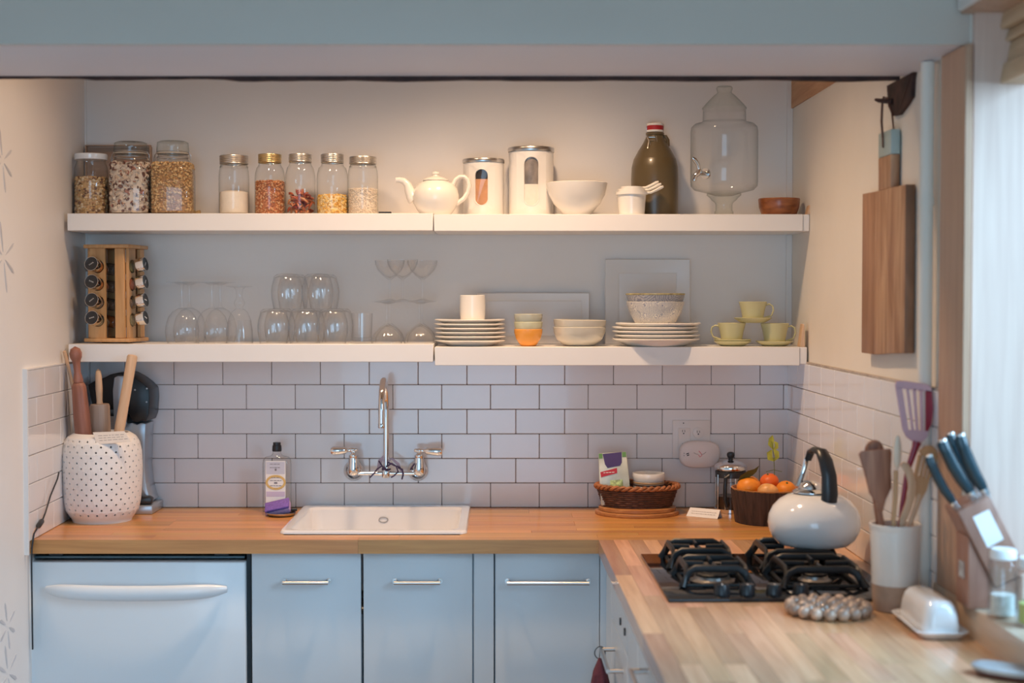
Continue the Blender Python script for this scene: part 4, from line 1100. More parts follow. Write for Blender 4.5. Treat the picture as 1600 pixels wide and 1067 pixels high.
# stack of three little bowls
M['celadon'] = pm('grey_green_glaze', (0.50, 0.51, 0.42), 0.22, var=0.02, coat=0.3)
M['palegreen'] = pm('pale_green_glaze', (0.62, 0.61, 0.42), 0.22, var=0.02, coat=0.3)
M['orangeg'] = pm('orange_glaze', (0.86, 0.36, 0.06), 0.22, var=0.03, coat=0.3)
Y = -.185; m = mpp(Y); zf = lambda py: max(0, at(825, py, Y).z - ZB2)
hb_ = zf(514)
def little_bowl(label, mat, dz, k):
    t = at_thing('small_bowl', label, 'bowl', 825.5, Y, ZB2 + dz, 0, 'stack of three small coloured bowls')
    R = 22.3 * m
    obj('bowl', MB().lathe([(0, .002), (R * .45, 0), (R * .52, .001), (R * .60, .004), (R * .86, hb_ * .42), (R * .98, hb_ * .75), (R, hb_ - .001), (R * .97, hb_), (R * .94, hb_ - .001), (R * .92, hb_ * .78), (R * .80, hb_ * .45), (R * .52, .0065), (0, .0055)], 36), mat, t)
little_bowl('orange glazed small bowl at the bottom of the three', M['orangeg'], 0, 0)
little_bowl('pale green small bowl in the middle of the three', M['palegreen'], zf(502.5) - hb_, 1)
little_bowl('grey-green small bowl on top of the three', M['celadon'], zf(490.5) - hb_, 2)
# two glassy bowls
M['glassy'] = pm('pale_glassy_glaze', (0.66, 0.62, 0.52), 0.12, var=0.03, coat=0.6)
Y = -.165; m = mpp(Y); zf = lambda py: max(0, at(906, py, Y).z - ZB2)
for k, (dz, lab) in enumerate(((0, 'lower pale glazed bowl of the pair beside the orange bowl'), (zf(499.5) - zf(510.5), 'upper pale glazed bowl of the pair beside the orange bowl'))):
    t = at_thing('pale_bowl', lab, 'bowl', 905.5, Y, ZB2 + dz, 0, 'pair of pale glazed bowls'); R = 41.5 * m; H = zf(510.5)
    t.rotation_euler = (0, rad(1.2 * k), 0)
    obj('bowl', MB().lathe([(0, .003), (R * .50, 0), (R * .55, .001), (R * .66, .005), (R * .86, H * .35), (R * .965, H * .7), (R, H - .001), (R * .985, H), (R * .955, H - .001), (R * .92, H * .7), (R * .80, H * .38), (R * .55, .008), (0, .0065)], 44), M['glassy'], t)
# dinner plates
Y = -.170; m = mpp(Y)
Z5 = zat(1025, 504, Y, ZB2); H5 = 0.024; st5 = (Z5 - H5) / 4
for k in range(5):
    plate('dinner_plate', '%s large cream plate of the stack under the patterned bowls' % ordp[5][k], 'plate', at(1025 + (0, 1, -1, -1.5, 3)[k], 450, Y).x, Y, ZB2 + k * st5, (68.5, 67.5, 67.5, 67, 66.5)[k] * m, H5, 'stack of large cream plates', M['porcelain'])
zt5 = ZB2 + 4 * st5 + .0058
# patterned bowls
def scribble(name, base, ink, scale):
    mt_, nt, b = newmat(name); N = nt.nodes; L = nt.links
    tc = N.new('ShaderNodeTexCoord')
    vo = N.new('ShaderNodeTexVoronoi'); vo.inputs['Scale'].default_value = scale * .16
    L.new(tc.outputs['Object'], vo.inputs['Vector'])
    mu = N.new('ShaderNodeMath'); mu.operation = 'MULTIPLY'; mu.inputs[1].default_value = 55
    sn = N.new('ShaderNodeMath'); sn.operation = 'SINE'
    nz = N.new('ShaderNodeTexNoise'); nz.inputs['Scale'].default_value = scale; L.new(tc.outputs['Object'], nz.inputs['Vector'])
    ad = N.new('ShaderNodeMath'); ad.operation = 'MULTIPLY_ADD'; ad.inputs[1].default_value = 9
    L.new(vo.outputs['Distance'], mu.inputs[0]); L.new(nz.outputs['Fac'], ad.inputs[0]); L.new(mu.outputs[0], ad.inputs[2]); L.new(ad.outputs[0], sn.inputs[0])
    rp_ = N.new('ShaderNodeValToRGB'); rp_.color_ramp.elements[0].position = .05; rp_.color_ramp.elements[1].position = .5
    rp_.color_ramp.elements[0].color = base + (1,); rp_.color_ramp.elements[1].color = ink + (1,)
    L.new(sn.outputs[0], rp_.inputs[0]); L.new(rp_.outputs[0], b.inputs['Base Color']); b.inputs['Roughness'].default_value = .22
    return mt_
M['scrib'] = scribble('blue_scribble_glaze', (0.78, 0.74, 0.65), (0.30, 0.32, 0.40), 260)
M['stripeb'] = scribble('grey_band_glaze', (0.42, 0.42, 0.43), (0.24, 0.25, 0.30), 120)
M['olivrim'] = pm('olive_rim_glaze', (0.42, 0.36, 0.17), 0.25, var=0.5, scale=60)
Yb = -.185; m = mpp(Yb); z0 = zt5
zf = lambda py: max(0, at(1024, py, Yb).z - z0)
H = zf(471)
t = at_thing('patterned_bowl', 'cream bowl with blue-grey scribble pattern on the dinner plates', 'bowl', 1024, Yb, z0)
Pb = [(0, .003), (23 * m, 0), (25 * m, .001), (26 * m, .004), (33 * m, H * .28), (40 * m, H * .58), (44 * m, H * .85), (45.3 * m, H - .001), (44.6 * m, H), (43.6 * m, H - .001), (38.5 * m, H * .58), (31 * m, H * .28), (22 * m, .008), (0, .007)]
obj('bowl', MB().lathe(Pb, 44), M['scrib'], t)
dz = zf(459) - H
t = at_thing('patterned_bowl', 'grey banded bowl with olive rim nested in the scribble bowl', 'bowl', 1024, Yb, z0 + dz)
obj('bowl', MB().lathe([(r * 1.015, q) for r, q in Pb], 44), M['stripeb'], t)
obj('rim', MB().lathe([(45.3 * m * 1.015, H - .0035), (46.3 * m, H - .002), (46.3 * m, H + .001), (44.6 * m, H + .0016), (43.4 * m, H + .0006), (43.2 * m, H - .003)], 44), M['olivrim'], t)

# ------------------------------------------------------------------ platters leaning on the wall
def platter(label, p0, p1, ytop, yb, ytopY, z0, border, mat):
    pb = at((p0 + p1) / 2, 450, -.022)
    W = (p1 - p0) * mpp(-.018); Hh = at(800, ytop, -.012).z - z0
    t = thing('platter', label, 'platter', (pb.x, -0.0245, z0), 0)
    t.rotation_euler = (rad(-3.0), 0, 0)
    b = border
    mb = MB(); hw = W / 2
    def rect(k, y): return [(-hw + k, y, k), (hw - k, y, k), (hw - k, y, Hh - k), (-hw + k, y, Hh - k)]
    v = rect(0, -.004) + rect(.002, -.0065) + rect(b, -.0015) + rect(b + .005, .001) + rect(0, 0.0) + rect(.004, .006)
    f = []
    for a in (0, 4, 8): f += [(a + i, a + (i + 1) % 4, a + 4 + (i + 1) % 4, a + 4 + i) for i in range(4)]
    f.append((12, 13, 14, 15))
    f += [(i, 16 + i, 16 + (i + 1) % 4, (i + 1) % 4) for i in range(4)]
    f += [(16 + i, 20 + i, 20 + (i + 1) % 4, 16 + (i + 1) % 4) for i in range(4)] + [(23, 22, 21, 20)]
    obj('dish', mb.add(v, f), mat, t, 20)
M['platterw'] = pm('white_platter', (0.76, 0.74, 0.72), 0.32, var=0.015)
platter('wide white rectangular platter leaning behind the small bowls', 745, 921, 457.5, 541, 0, ZB2, 0.022, M['platterw'])
platter('tall white square platter leaning behind the patterned bowls', 945.5, 1078.5, 405, 541, 0, ZB2, 0.040, M['platterw'])

# ------------------------------------------------------------------ green cups and saucers
M['sage'] = pm('sage_green_glaze', (0.58, 0.55, 0.31), 0.25, var=0.03, coat=0.25)
Yc = -.175; m = mpp(Yc)
def saucer(label, px, z, R=29.5):
    t = at_thing('saucer', label, 'saucer', px, Yc, z, 0, 'sage green saucers')
    R *= m
    obj('saucer', MB().lathe([(0, .001), (R * .55, 0), (R * .62, .001), (R * .80, .006), (R * .985, .0135), (R, .015), (R * .97, .0158), (R * .78, .0085), (R * .55, .004), (R * .4, .0035), (0, .003)], 40), M['sage'], t)
def cup(label, px, z, rz, hpx):
    t = at_thing('coffee_cup', label, 'cup', px, Yc, z, rz, 'sage green coffee cups')
    H = hpx * m; R = 22 * m
    obj('cup', MB().lathe([(0, .001), (R * .62, 0), (R * .68, .001), (R * .74, H * .2), (R * .85, H * .6), (R, H - .0008), (R * .98, H), (R * .95, H - .001), (R * .80, H * .6), (R * .66, H * .15), (0, H * .1)], 40), M['sage'], t)
    pts = [(R * .93, 0, H * .84), (R * 1.15, 0, H * .88), (R * 1.38, 0, H * .78), (R * 1.45, 0, H * .56), (R * 1.30, 0, H * .30), (R * .78, 0, H * .16)]
    obj('handle', MB().tube(pts, [.0035, .003, .003, .003, .003, .004], 10, up=(0, 1, 0), flat=(1.4, .9)), M['sage'], t)
zs = lambda py: at(1145, py, Yc).z
saucer('sage green saucer, lower of two under the handle-left cup', 1145, ZB2)
saucer('sage green saucer, upper of two under the handle-left cup', 1145, ZB2 + .0055)
cup('sage green cup with its handle towards the plates', 1143.5, ZB2 + .0096, rad(168), 31)
saucer('sage green saucer under the cup nearest the right wall', 1210.5, ZB2)
cup('sage green cup with its handle towards the right wall', 1211, ZB2 + .0040, rad(-8), 33.5)
ztop = max(ZB2 + .0096 + 31 * m, ZB2 + .0040 + 33.5 * m) + .0005
saucer('sage green saucer bridging the two lower cups', 1176.5, ztop)
cup('topmost sage green cup, standing on the bridging saucer', 1176.5, ztop + .0040, rad(-5), 31)
# ================================================================== SINK AND TAP
sx0, sx1 = onz(434, 832, CT + .008).x, onz(729.5, 832, CT + .008).x
syf = onz(600, 832.5, CT + .004).y
sk = thing('sink', 'white enamel drop-in sink with a small overflow hole', 'sink', ((sx0 + sx1) / 2, 0, CT))
cx = (sx0 + sx1) / 2; hw = (sx1 - sx0) / 2
def rrect(x0, x1, y0, y1, r, z, n=6):
    o = []
    for (cx_, cy_, a0) in ((x1 - r, y0 + r, -90), (x1 - r, y1 - r, 0), (x0 + r, y1 - r, 90), (x0 + r, y0 + r, 180)):
        for k in range(n + 1):
            a = rad(a0 + 90 * k / n); o.append((cx_ + r * math.cos(a), cy_ + r * math.sin(a), z))
    return o
YB0 = -0.018
def loft(loops, cap_last=True, cap_first=False):
    v = []; f = []; n = len(loops[0])
    for l in loops: v += l
    for a in range(len(loops) - 1):
        for k in range(n):
            f.append((a * n + k, a * n + (k + 1) % n, (a + 1) * n + (k + 1) % n, (a + 1) * n + k))
    if cap_last: f.append(tuple(range((len(loops) - 1) * n, len(loops) * n)))
    if cap_first: f.append(tuple(reversed(range(n))))
    return v, f
L = [rrect(-hw, hw, syf, YB0, .022, .0006), rrect(-hw + .001, hw - .001, syf + .001, YB0 - .001, .022, .006), rrect(-hw + .004, hw - .004, syf + .004, YB0 - .004, .021, .0095),
     rrect(-hw + .012, hw - .012, syf + .012, YB0 - .010, .020, .0105), rrect(-hw + .026, hw - .026, syf + .028, YB0 - .040, .030, .0085), rrect(-hw + .031, hw - .031, syf + .033, YB0 - .046, .032, .001),
     rrect(-hw + .038, hw - .038, syf + .040, YB0 - .052, .034, -.10), rrect(-hw + .060, hw - .060, syf + .062, YB0 - .075, .040, -.170)]
v, f = loft(L)
obj('basin', MB().add(v, f), M['sinkw'], sk, 35)
op = onz(599, 810, CT)
# overflow ring on the back inner wall
oz = -0.030; oy = YB0 - .0478
obj('overflow_ring', MB().tube([(at(599, 810, -.07).x - cx + .014 * math.cos(a), oy - .0015, oz + .008 * math.sin(a)) for a in [2 * PI * k / 28 for k in range(28)]], .0012, 6, closed=True), M['steel'], sk)
obj('drain', MB().lathe([(0, -.1685), (.03, -.1685), (.038, -.1675), (.040, -.1695)], 28, T(0, (syf + YB0) / 2, 0)), M['steel'], sk)

# wall tap
TYf = -0.0125
def tp_(px, py, Y): return at(px, py, Y)
c0 = at(602, 738, -.09)
tap = thing('wall_tap', 'chrome wall-mounted mixer tap with gooseneck spout and two levers', 'tap', (c0.x, TYf, c0.z))
def lp(px, py, Y): 
    q = at(px, py, Y); return Vector((q.x - c0.x, q.y - TYf, q.z - c0.z))
for sg, pf, pv, lever in ((-1, 553, 552.5, (550, 703, 517)), (1, 653, 655, (656, 704, 691))):
    fl = lp(pf, 735, TYf)
    obj('flange', MB().lathe([(.0, .020), (.016, .020), (.022, .014), (.032, .005), (.0330, 0), (0, 0)], 32, T(fl.x, -.001, fl.z) @ RX(rad(90))), M['chrome'], tap)
    obj('inlet', MB().tube([(fl.x, -.018, fl.z), (lp(pv, 735, -.09).x, -.078, lp(pv, 735, -.09).z)], .0115, 16), M['chrome'], tap)
    b = lp(pv, 738, -.09); m = mpp(-.09); zz = lambda py: lp(pv, py, -.09).z
    body = obj('valve_body', MB().lathe([(0, zz(744)), (5 * m, zz(743.5)), (8.5 * m, zz(740)), (9.5 * m, zz(735)), (9.0 * m, zz(728)), (8 * m, zz(718)), (7.2 * m, zz(714)), (7.6 * m, zz(713)), (7.4 * m, zz(711)), (4.5 * m, zz(709.5)), (3 * m, zz(707)), (3 * m, zz(704))], 28, T(b.x, -.0775, 0)), M['chrome'], tap)
    hx_, hy_, tip = lever
    a = lp(hx_, hy_, -.09); e = lp(tip, hy_ + 1.5, -.095); n_ = (e - a)
    P = [a - n_ * .25, a - n_ * .2, a, a + n_ * .15, a + n_ * .22, a + n_ * .32, a + n_ * .6, a + n_ * .9, a + n_]
    obj('lever', MB().tube(P, [.004, .006, .0080, .0050, .0062, .0112, .0132, .0142, .010], 14).ball(a, .0085, 14, 8), M['chrome'], body)
br = [lp(556, 739.5, -.09), lp(585, 739.5, -.09), lp(602, 739.5, -.09), lp(620, 739.5, -.09), lp(652, 739.5, -.09)]
obj('cross_bar', MB().tube(br, [.0062, .0062, .0085, .0062, .0062], 14), M['chrome'], tap)
obj('spout_hub', MB().lathe([(0, -.016), (.012, -.016), (.014, -.008), (.014, .006), (.0105, .012), (.0105, .020), (.0085, .026)], 24, T(lp(603, 738, -.09).x, -.0775, 0)), M['chrome'], tap)
# gooseneck: riser near the wall, arcs out towards the viewer and down
top = lp(598, 594, -.16).z
x0 = lp(603.5, 700, -.09).x; x1 = lp(595, 660, -.26).x
pts = [Vector((x0, -.0775, .02))]
zr = lp(603, 640, -.09).z
pts += [Vector((x0, -.0775, .05)), Vector((x0, -.0775, zr * .6)), Vector((x0, -.0775, zr))]
R = .075
for k in range(1, 14):
    a = PI * k / 14
    pts.append(Vector((x0 + (x1 - x0) * (1 - math.cos(a)) / 2, -.0775 - R + R * math.cos(a), zr + (top - zr) * math.sin(a))))
ze = lp(594, 668, -.23).z
pts += [Vector((x1, -.0775 - 2 * R, zr)), Vector((x1, -.0775 - 2 * R, ze + .004))]
sp_ = obj('spout', MB().tube(pts, .0095, 18), M['chrome'], tap)
obj('aerator', MB().lathe([(0, ze), (.0098, ze), (.0105, ze + .003), (.0105, ze + .012), (.0090, ze + .014), (0, ze + .014)], 24, T(x1, -.0775 - 2 * R, 0)), M['chrome'], sp_)
# dark purple twine tied round the spout foot
M['twine'] = pm('purple_twine', (0.050, 0.035, 0.095), 0.7, var=.4, scale=80)
M['lilac'] = pm('lilac_ribbon', (0.42, 0.36, 0.46), 0.7, var=.15, scale=40)
tw = thing('twine_bow', 'dark purple twine and pale ribbon tied round the tap spout', 'twine', (c0.x, TYf, c0.z))
rq = random.Random(8)
paths = [[(578, 746), (584, 740), (590, 732), (597, 728), (604, 733)], [(604, 729), (612, 724), (619, 728), (622, 737), (616, 743), (611, 746)], [(606, 722), (616, 727), (624, 730), (629, 735), (630, 744)], [(592, 720), (596, 726), (600, 733), (606, 736)], [(641, 734), (645, 728), (648, 724)], [(622, 731), (629, 733), (630, 740), (628, 749)]]
mb = MB()
for P in paths:
    Q = [lp(x, y, -.105) + Vector((0, rq.uniform(-.004, .004), 0)) for x, y in P]
    mb.tube(Q, .0024, 7)
mb.tube([(x0 + .0125 * math.cos(2 * PI * k / 16), -.0775 + .0125 * math.sin(2 * PI * k / 16), .010 + .002 * math.sin(3 * k)) for k in range(16)], .0022, 7, closed=True)
obj('twine', mb, M['twine'], tw)
mb = MB(); Q = [lp(x, y, -.10) for x, y in [(590, 735), (594, 720), (598, 714), (600, 722)]]
mb.tube(Q, [.003, .007, .006, .002], 8, up=(0, 1, 0), flat=(.12, 1))
Q = [lp(x, y, -.10) for x, y in [(606, 722), (612, 716), (622, 725), (628, 738)]]
mb.tube(Q, [.002, .0035, .005, .002], 8, up=(0, 1, 0), flat=(.12, 1))
obj('ribbon', mb, M['lilac'], tw)

# ================================================================== LEFT OF THE WORKTOP
# ------------------------------------------------------------------ perforated utensil pot
CYp = -0.268
Pc = at(159.5, 740, CYp); m = mpp(CYp)
zf = lambda py: max(0.0, at(159, py, CYp).z - CT)
k_ = zf(676) / 1.0
pot = thing('utensil_pot', 'white ceramic pot pierced with small round holes', 'pot', (Pc.x, CYp, CT))
Hp = zf(675)
prof_pot = [(0.050 / m, 0.0)]
def pot_r(z):
    u = z / Hp
    key = [(0, 45), (.03, 46), (.055, 49), (.12, 55.5), (.22, 59), (.40, 61), (.6, 62), (.78, 61), (.88, 58.5), (.95, 53), (1.0, 43)]
    for (a, ra), (b, rb) in zip(key, key[1:]):
        if u <= b: return (ra + (rb - ra) * (u - a) / (b - a)) * m
    return key[-1][1] * m
nc, nr = 50, 15
z0p, z1p = Hp * .075, Hp * .955
dzp = (z1p - z0p) / nr
mb = MB(); v = []; f = []
def pv_(a, z, ins=0.0):
    r = pot_r(z) - ins
    return (r * math.cos(a), r * math.sin(a), z)
da = 2 * PI / nc
for j in range(nr):
    for i in range(nc):
        a0, a1, q0, q1 = i * da, (i + 1) * da, z0p + j * dzp, z0p + (j + 1) * dzp
        o = len(v)
        if (i + j) % 2:
            v += [pv_(a0, q0), pv_(a1, q0), pv_(a1, q1), pv_(a0, q1)]; f.append((o, o + 1, o + 2, o + 3)); continue
        am, qm = (a0 + a1) / 2, (q0 + q1) / 2
        rh = 0.0031
        rc = pot_r(qm)
        out = []; inn = []; inn2 = []
        for k in range(8):
            t_ = 2 * PI * k / 8; c, s = math.cos(t_), math.sin(t_); q = 1 / max(abs(c), abs(s))
            out.append(pv_(am + c * q * da / 2, qm + s * q * dzp / 2))
            inn.append(pv_(am + c * rh / rc, qm + s * rh)); inn2.append(pv_(am + c * rh / rc, qm + s * rh, .005))
        v += out + inn + inn2
        for k in range(8):
            k2 = (k + 1) % 8
            f += [(o + k, o + k2, o + 8 + k2, o + 8 + k), (o + 8 + k, o + 8 + k2, o + 16 + k2, o + 16 + k)]
mb.add(v, f)
lo = [(0, 0.0)] + [(pot_r(Hp * u), Hp * u) for u in (0, .02, .04, .055, .075)]
mb.lathe(lo, nc); mb.lathe([(pot_r(z1p), z1p), (pot_r(Hp * .98), Hp * .98), (42.5 * m, Hp), (40.5 * m, Hp - .001), (39.5 * m, Hp - .006)], nc)
obj('body', mb, pm('matt_white_ceramic', (0.80, 0.78, 0.76), 0.42, var=.015), pot, 35)
obj('inner_wall', MB().lathe([(0, .006), (42 * m, .008), (50 * m, Hp * .12), (56 * m, Hp * .4), (56.5 * m, Hp * .75), (52 * m, Hp * .9), (40 * m, Hp - .006)], 40), pm('painted_pot_shade', (0.30, 0.28, 0.27), 0.8), pot)  # inside of the white pot coloured dark to stand for its shade

def pin(name, label, cat, p0, p1, parts):
    """a long thing from p0 (foot) to p1 (tip); parts: (part name, [(t, radius)...], material)"""
    d = p1 - p0; L = d.length
    t = thing(name, label, cat, p0)
    t.rotation_euler = d.to_track_quat('Z', 'Y').to_euler()
    for nm, pr, mat in parts: obj(nm, MB().lathe([(r, q * L) for q, r in pr], 24), mat, t)
    return t
ft = Vector((Pc.x - .030, CYp - .010, CT + .02)); tipp = at(117, 541, -.325)
pin('rolling_pin', 'long red-brown wooden rolling pin with a ball handle, in the pierced pot', 'rolling pin', ft, tipp,
    [('barrel', [(.0, .0), (.0, .020), (.02, .0235), (.60, .024), (.765, .0205), (.785, .0150), (.787, 0.0)], M['redwood']),
     ('handle', [(.787, 0.0), (.787, .0135), (.80, .0145), (.815, .013), (.85, .0098), (.895, .0105), (.915, .0125), (.935, .0172), (.96, .0182), (.985, .0135), (1.0, 0.0)], M['redwood'])])
ft = Vector((Pc.x - .006, CYp + .035, CT + .05)); tipp = at(153.5, 576, -.240)
pin('small_rolling_pin', 'small grey-brown rolling pin with a pale handle, in the pierced pot', 'rolling pin', ft, tipp,
    [('barrel', [(0, 0), (0, .026), (.03, .029), (.715, .0295), (.735, .027), (.737, 0)], wood('grey_wood', (.32, .235, .19), (.47, .37, .31), .6, stretch=(16, 16, 1.5))),
     ('handle', [(.737, 0), (.737, .0095), (.76, .0085), (.85, .0105), (.95, .0095), (.985, .007), (1.0, 0)], M['palewood'])])
ft = Vector((Pc.x + .012, CYp - .012, CT + .03)); tipp = at(207, 555, -.300)
pin('wooden_dowel', 'pale straight wooden dowel leaning right in the pierced pot', 'dowel', ft, tipp, [('rod', [(0, 0), (0, .0145), (.99, .0150), (1.0, .0125), (1.0, 0)], M['palewood'])])
ft = Vector((Pc.x - .030, CYp + .040, CT + .10)); tipp = at(92.5, 547, -.292)
tipp.x = max(tipp.x, wallxl(tipp.y) + .010)
pin('slim_dowel', 'slim pale dowel leaning on the left wall behind the rolling pin', 'dowel', ft, tipp, [('rod', [(0, 0), (0, .0052), (.99, .0052), (1, 0)], M['palewood'])])
# paper tag and a small ceramic edge over the rim
M['paper'] = pm('cream_paper', (0.80, 0.72, 0.64), 0.8, var=.02)
M['ink'] = pm('grey_ink', (0.28, 0.25, 0.24), 0.8)
def plines(mb, w0, w1, rows, y, rng, th=.0008):
    for z in rows:
        x = w0
        while x < w1 - .004:
            l = rng.uniform(.004, .011); mb.box(x, min(x + l, w1), y - .0003, y, z - th, z + th); x += l + .0018
pa, pb, pc_, pd = at(146.5, 675, CYp - .088), at(196, 673, CYp - .088), at(206, 690, CYp - .098), at(152, 694, CYp - .098)
tg = thing('paper_tag', 'cream paper tag with lines of writing, lying over the pot rim', 'tag', (pa + pb + pc_ + pd) / 4)
o_ = tg.location
q = [p - o_ for p in (pa, pb, pc_, pd)]
q = [Vector((p.x, -.004 if i < 2 else -.012, p.z)) for i, p in enumerate(q)]
bk = [p + Vector((0, .0008, 0)) for p in q]
obj('card', MB().add(q + bk, [(0, 1, 2, 3), (7, 6, 5, 4), (0, 4, 5, 1), (1, 5, 6, 2), (2, 6, 7, 3), (3, 7, 4, 0)]), M['paper'], tg, None)
mb = MB(); rq = random.Random(2)
for kk in range(3):
    tt = .3 + .2 * kk
    a = q[0].lerp(q[3], tt); b = q[1].lerp(q[2], tt); s0 = .12
    while s0 < .85:
        s1 = s0 + rq.uniform(.06, .14)
        p, r_ = a.lerp(b, s0), a.lerp(b, s1); dz = Vector((0, 0, .0006)); dy = Vector((0, -.0004, 0))
        mb.add([p - dz + dy, r_ - dz + dy, r_ + dz + dy, p + dz + dy], [(0, 1, 2, 3)]); s0 = s1 + .03
obj('handwriting', mb, M['ink'], tg, None)

# ------------------------------------------------------------------ pod coffee machine behind the pot
MY0, MY1 = -0.142, -0.016
cmx = at(188, 700, -.08).x
cm = thing('coffee_machine', 'black and silver coffee machine behind the pierced pot', 'coffee machine', (cmx, 0, CT))
def cp(px, py, Y=-.142): 
    p = at(px, py, Y); return (p.x - cmx, p.z - CT)
M['silver'] = pm('silver_plastic', (0.42, 0.45, 0.49), 0.30, 0.6, var=.03)
head = [cp(*q) for q in [(146, 645), (141, 620), (137, 601), (150, 594), (163, 590), (172, 585), (184, 582.5), (198, 583), (212, 590), (224, 599), (233, 608), (234, 622), (232.5, 648), (228, 659), (221, 657), (214, 660), (206, 657), (198, 640), (160, 640)]]
obj('head', MB().prism(head, MY0, MY1, b=.004, seg=2), pm('satin_black', (0.006, 0.008, 0.011), 0.36, var=.1), cm)
band = [cp(*q, -.152) for q in [(178, 590), (184, 587), (192, 587), (197, 592), (200, 640), (196, 668), (178, 668), (176, 610)]]
obj('silver_band', MB().prism(band, -.152, MY0 - .001, b=.003, seg=2), M['silver'], cm)
for (qx, qy) in ((211, 609), (229.5, 607), (229, 628)):
    x, z = cp(qx, qy)
    obj('button', MB().lathe([(0, -.0005), (.0028, -.0005), (.0026, .0012), (0, .0014)], 12, T(x, MY0, z) @ RX(rad(90))), M['silver'], cm)
col = [cp(*q, -.12) for q in [(199, 662), (206, 660), (214, 663), (221, 660), (228, 662), (227, 680), (226, 730), (228, 755), (233, 776), (236, 784), (150, 784), (150, 650), (196, 650)]]
obj('column', MB().prism(col, -.120, MY1 - .002, b=.003, seg=2), M['silver'], cm)
tr_ = [cp(*q, -.155) for q in [(150, 776), (231, 776), (236.5, 779), (236, 788), (150, 788)]]
obj('drip_tray', MB().prism([(a, max(b, .010)) for a, b in tr_], -.152, -.121, b=.003, seg=2), M['blackplastic'], cm)
ba = [cp(*q, -.15) for q in [(150, 789), (238, 789)]]
obj('base', MB().rbox(ba[0][0], ba[1][0] + .002, -.158, MY1, 0.0, max(.0095, ba[0][1]), .004, 2), M['silver'], cm)

# ------------------------------------------------------------------ dish soap bottle, sponge and dish
SYb = -.092; m = mpp(SYb); zf = lambda py: max(0, at(431, py, SYb).z - CT)
sb = at_thing('soap_bottle', 'clear soap bottle with a printed label and black cap', 'bottle', 431.5, SYb, CT)
pr = [(20.5 * m, 0), (22 * m, .003), (22 * m, zf(725)), (21.2 * m, zf(718)), (18 * m, zf(714)), (9 * m, zf(711.5)), (6.5 * m, zf(708)), (6.5 * m, zf(704))]
v = []; f = []; n = 40
for (r, z) in pr:
    for k in range(n):
        a = 2 * PI * k / n; c, s = math.cos(a), math.sin(a); p = 4 if r > 15 * m else 2
        q = r / (abs(c) ** p + abs(s) ** p) ** (1 / p); v.append((q * c, q * s * (.58 if p == 4 else 1), z))
for i in range(len(pr) - 1):
    for k in range(n): f.append((i * n + k, i * n + (k + 1) % n, (i + 1) * n + (k + 1) % n, (i + 1) * n + k))
f.append(tuple(reversed(range(n))))
obj('bottle_body', MB().add(v, f), M['glass'], sb)
obj('cap', MB().lathe([(0, zf(705)), (7 * m, zf(705)), (7.5 * m, zf(703)), (7 * m, zf(696)), (6 * m, zf(695)), (6 * m, zf(691)), (0, zf(691))], 24), M['blackplastic'], sb)
yl = -22 * m * .58 - .0012
lx0, lx1 = -15.8 * m, 15.2 * m
lz0, lz1 = zf(795), zf(718.5)
M['lab_w'] = pm('label_white', (0.80, 0.80, 0.80), 0.55, var=.01)
lb = obj('label', MB().rbox(lx0, lx1, yl, yl + .0008, lz0, lz1, .0003, 1), M['lab_w'], sb)
M['lab_blue'] = pm('label_pale_blue', (0.56, 0.59, 0.70), .6); M['lab_yel'] = pm('label_ochre', (0.66, 0.46, 0.17), .6); M['lab_lil'] = pm('label_lilac', (0.60, 0.52, 0.68), .6)
obj('label_panel', MB().box(lx0 + .002, lx1 - .002, yl - .0004, yl, zf(739), lz1 - .003), M['lab_blue'], lb, None)
mb = MB(); zc_ = zf(752); R1, R2 = 14 * m, 10 * m
mb.tube([(R1 * math.cos(2 * PI * k / 36), yl - .0005, zc_ + R2 * math.sin(2 * PI * k / 36)) for k in range(36)], .0040, 6, closed=True, up=(0, 1, 0), flat=(.1, 1))
obj('label_oval', mb, M['lab_yel'], lb)
mb = MB(); rq = random.Random(6)
plines(mb, -9 * m, 9 * m, [zf(723.5), zf(729), zf(744.5), zf(749), zf(757), zf(761)], yl - .0005, rq, .0009)
mb.box(-1.4 * m, 1.4 * m, yl - .0006, yl - .0002, zf(734), zf(730.5)); mb.box(-2.5 * m, 2.5 * m, yl - .0006, yl - .0002, zf(754), zf(751.5))
obj('label_print', mb, pm('label_ink', (.20, .19, .22), .7), lb, None)
obj('label_foot', MB().box(lx0 + .002, lx1 - .002, yl - .0004, yl, zf(774), zf(766)), M['lab_lil'], lb, None)
dY = -.182; m = mpp(dY)
dsh = at_thing('soap_dish', 'small round steel dish in front of the soap bottle', 'dish', 437.5, dY, CT)
obj('dish', MB().lathe([(0, .001), (.034, 0), (.040, .002), (.0445, .009), (.0455, .0105), (.0445, .0108), (.039, .0040), (0, .003)], 36), M['steel'], dsh)
sp0 = at(433, 790, -.172)
spn = thing('sponge', 'two-tone lilac and purple sponge leaning on the soap bottle', 'sponge', (sp0.x, -.172, CT + .018))
Ms = RY(rad(-13)) @ RX(rad(-62))
M['spl'] = pm('lilac_sponge', (.52, .33, .58), .95, var=.12, scale=120, bump=.6, bscale=250); M['spp'] = pm('purple_scourer', (.20, .12, .46), .95, var=.2, scale=150, bump=.6, bscale=300)
obj('sponge_block', MB().rbox(-.038, .038, -.006, .012, .0, .046, .004, 2, Ms @ T(0, .008, -.006)), M['spl'], spn)
obj('scourer', MB().rbox(-.038, .038, -.0150, -.0064, .0, .046, .003, 2, Ms @ T(0, .008, -.006)), M['spp'], spn)
br0 = at(457, 793, -.150)
dbr = thing('dish_brush', 'small black brush end lying on the steel dish', 'brush', (br0.x, -.150, CT + .0135))
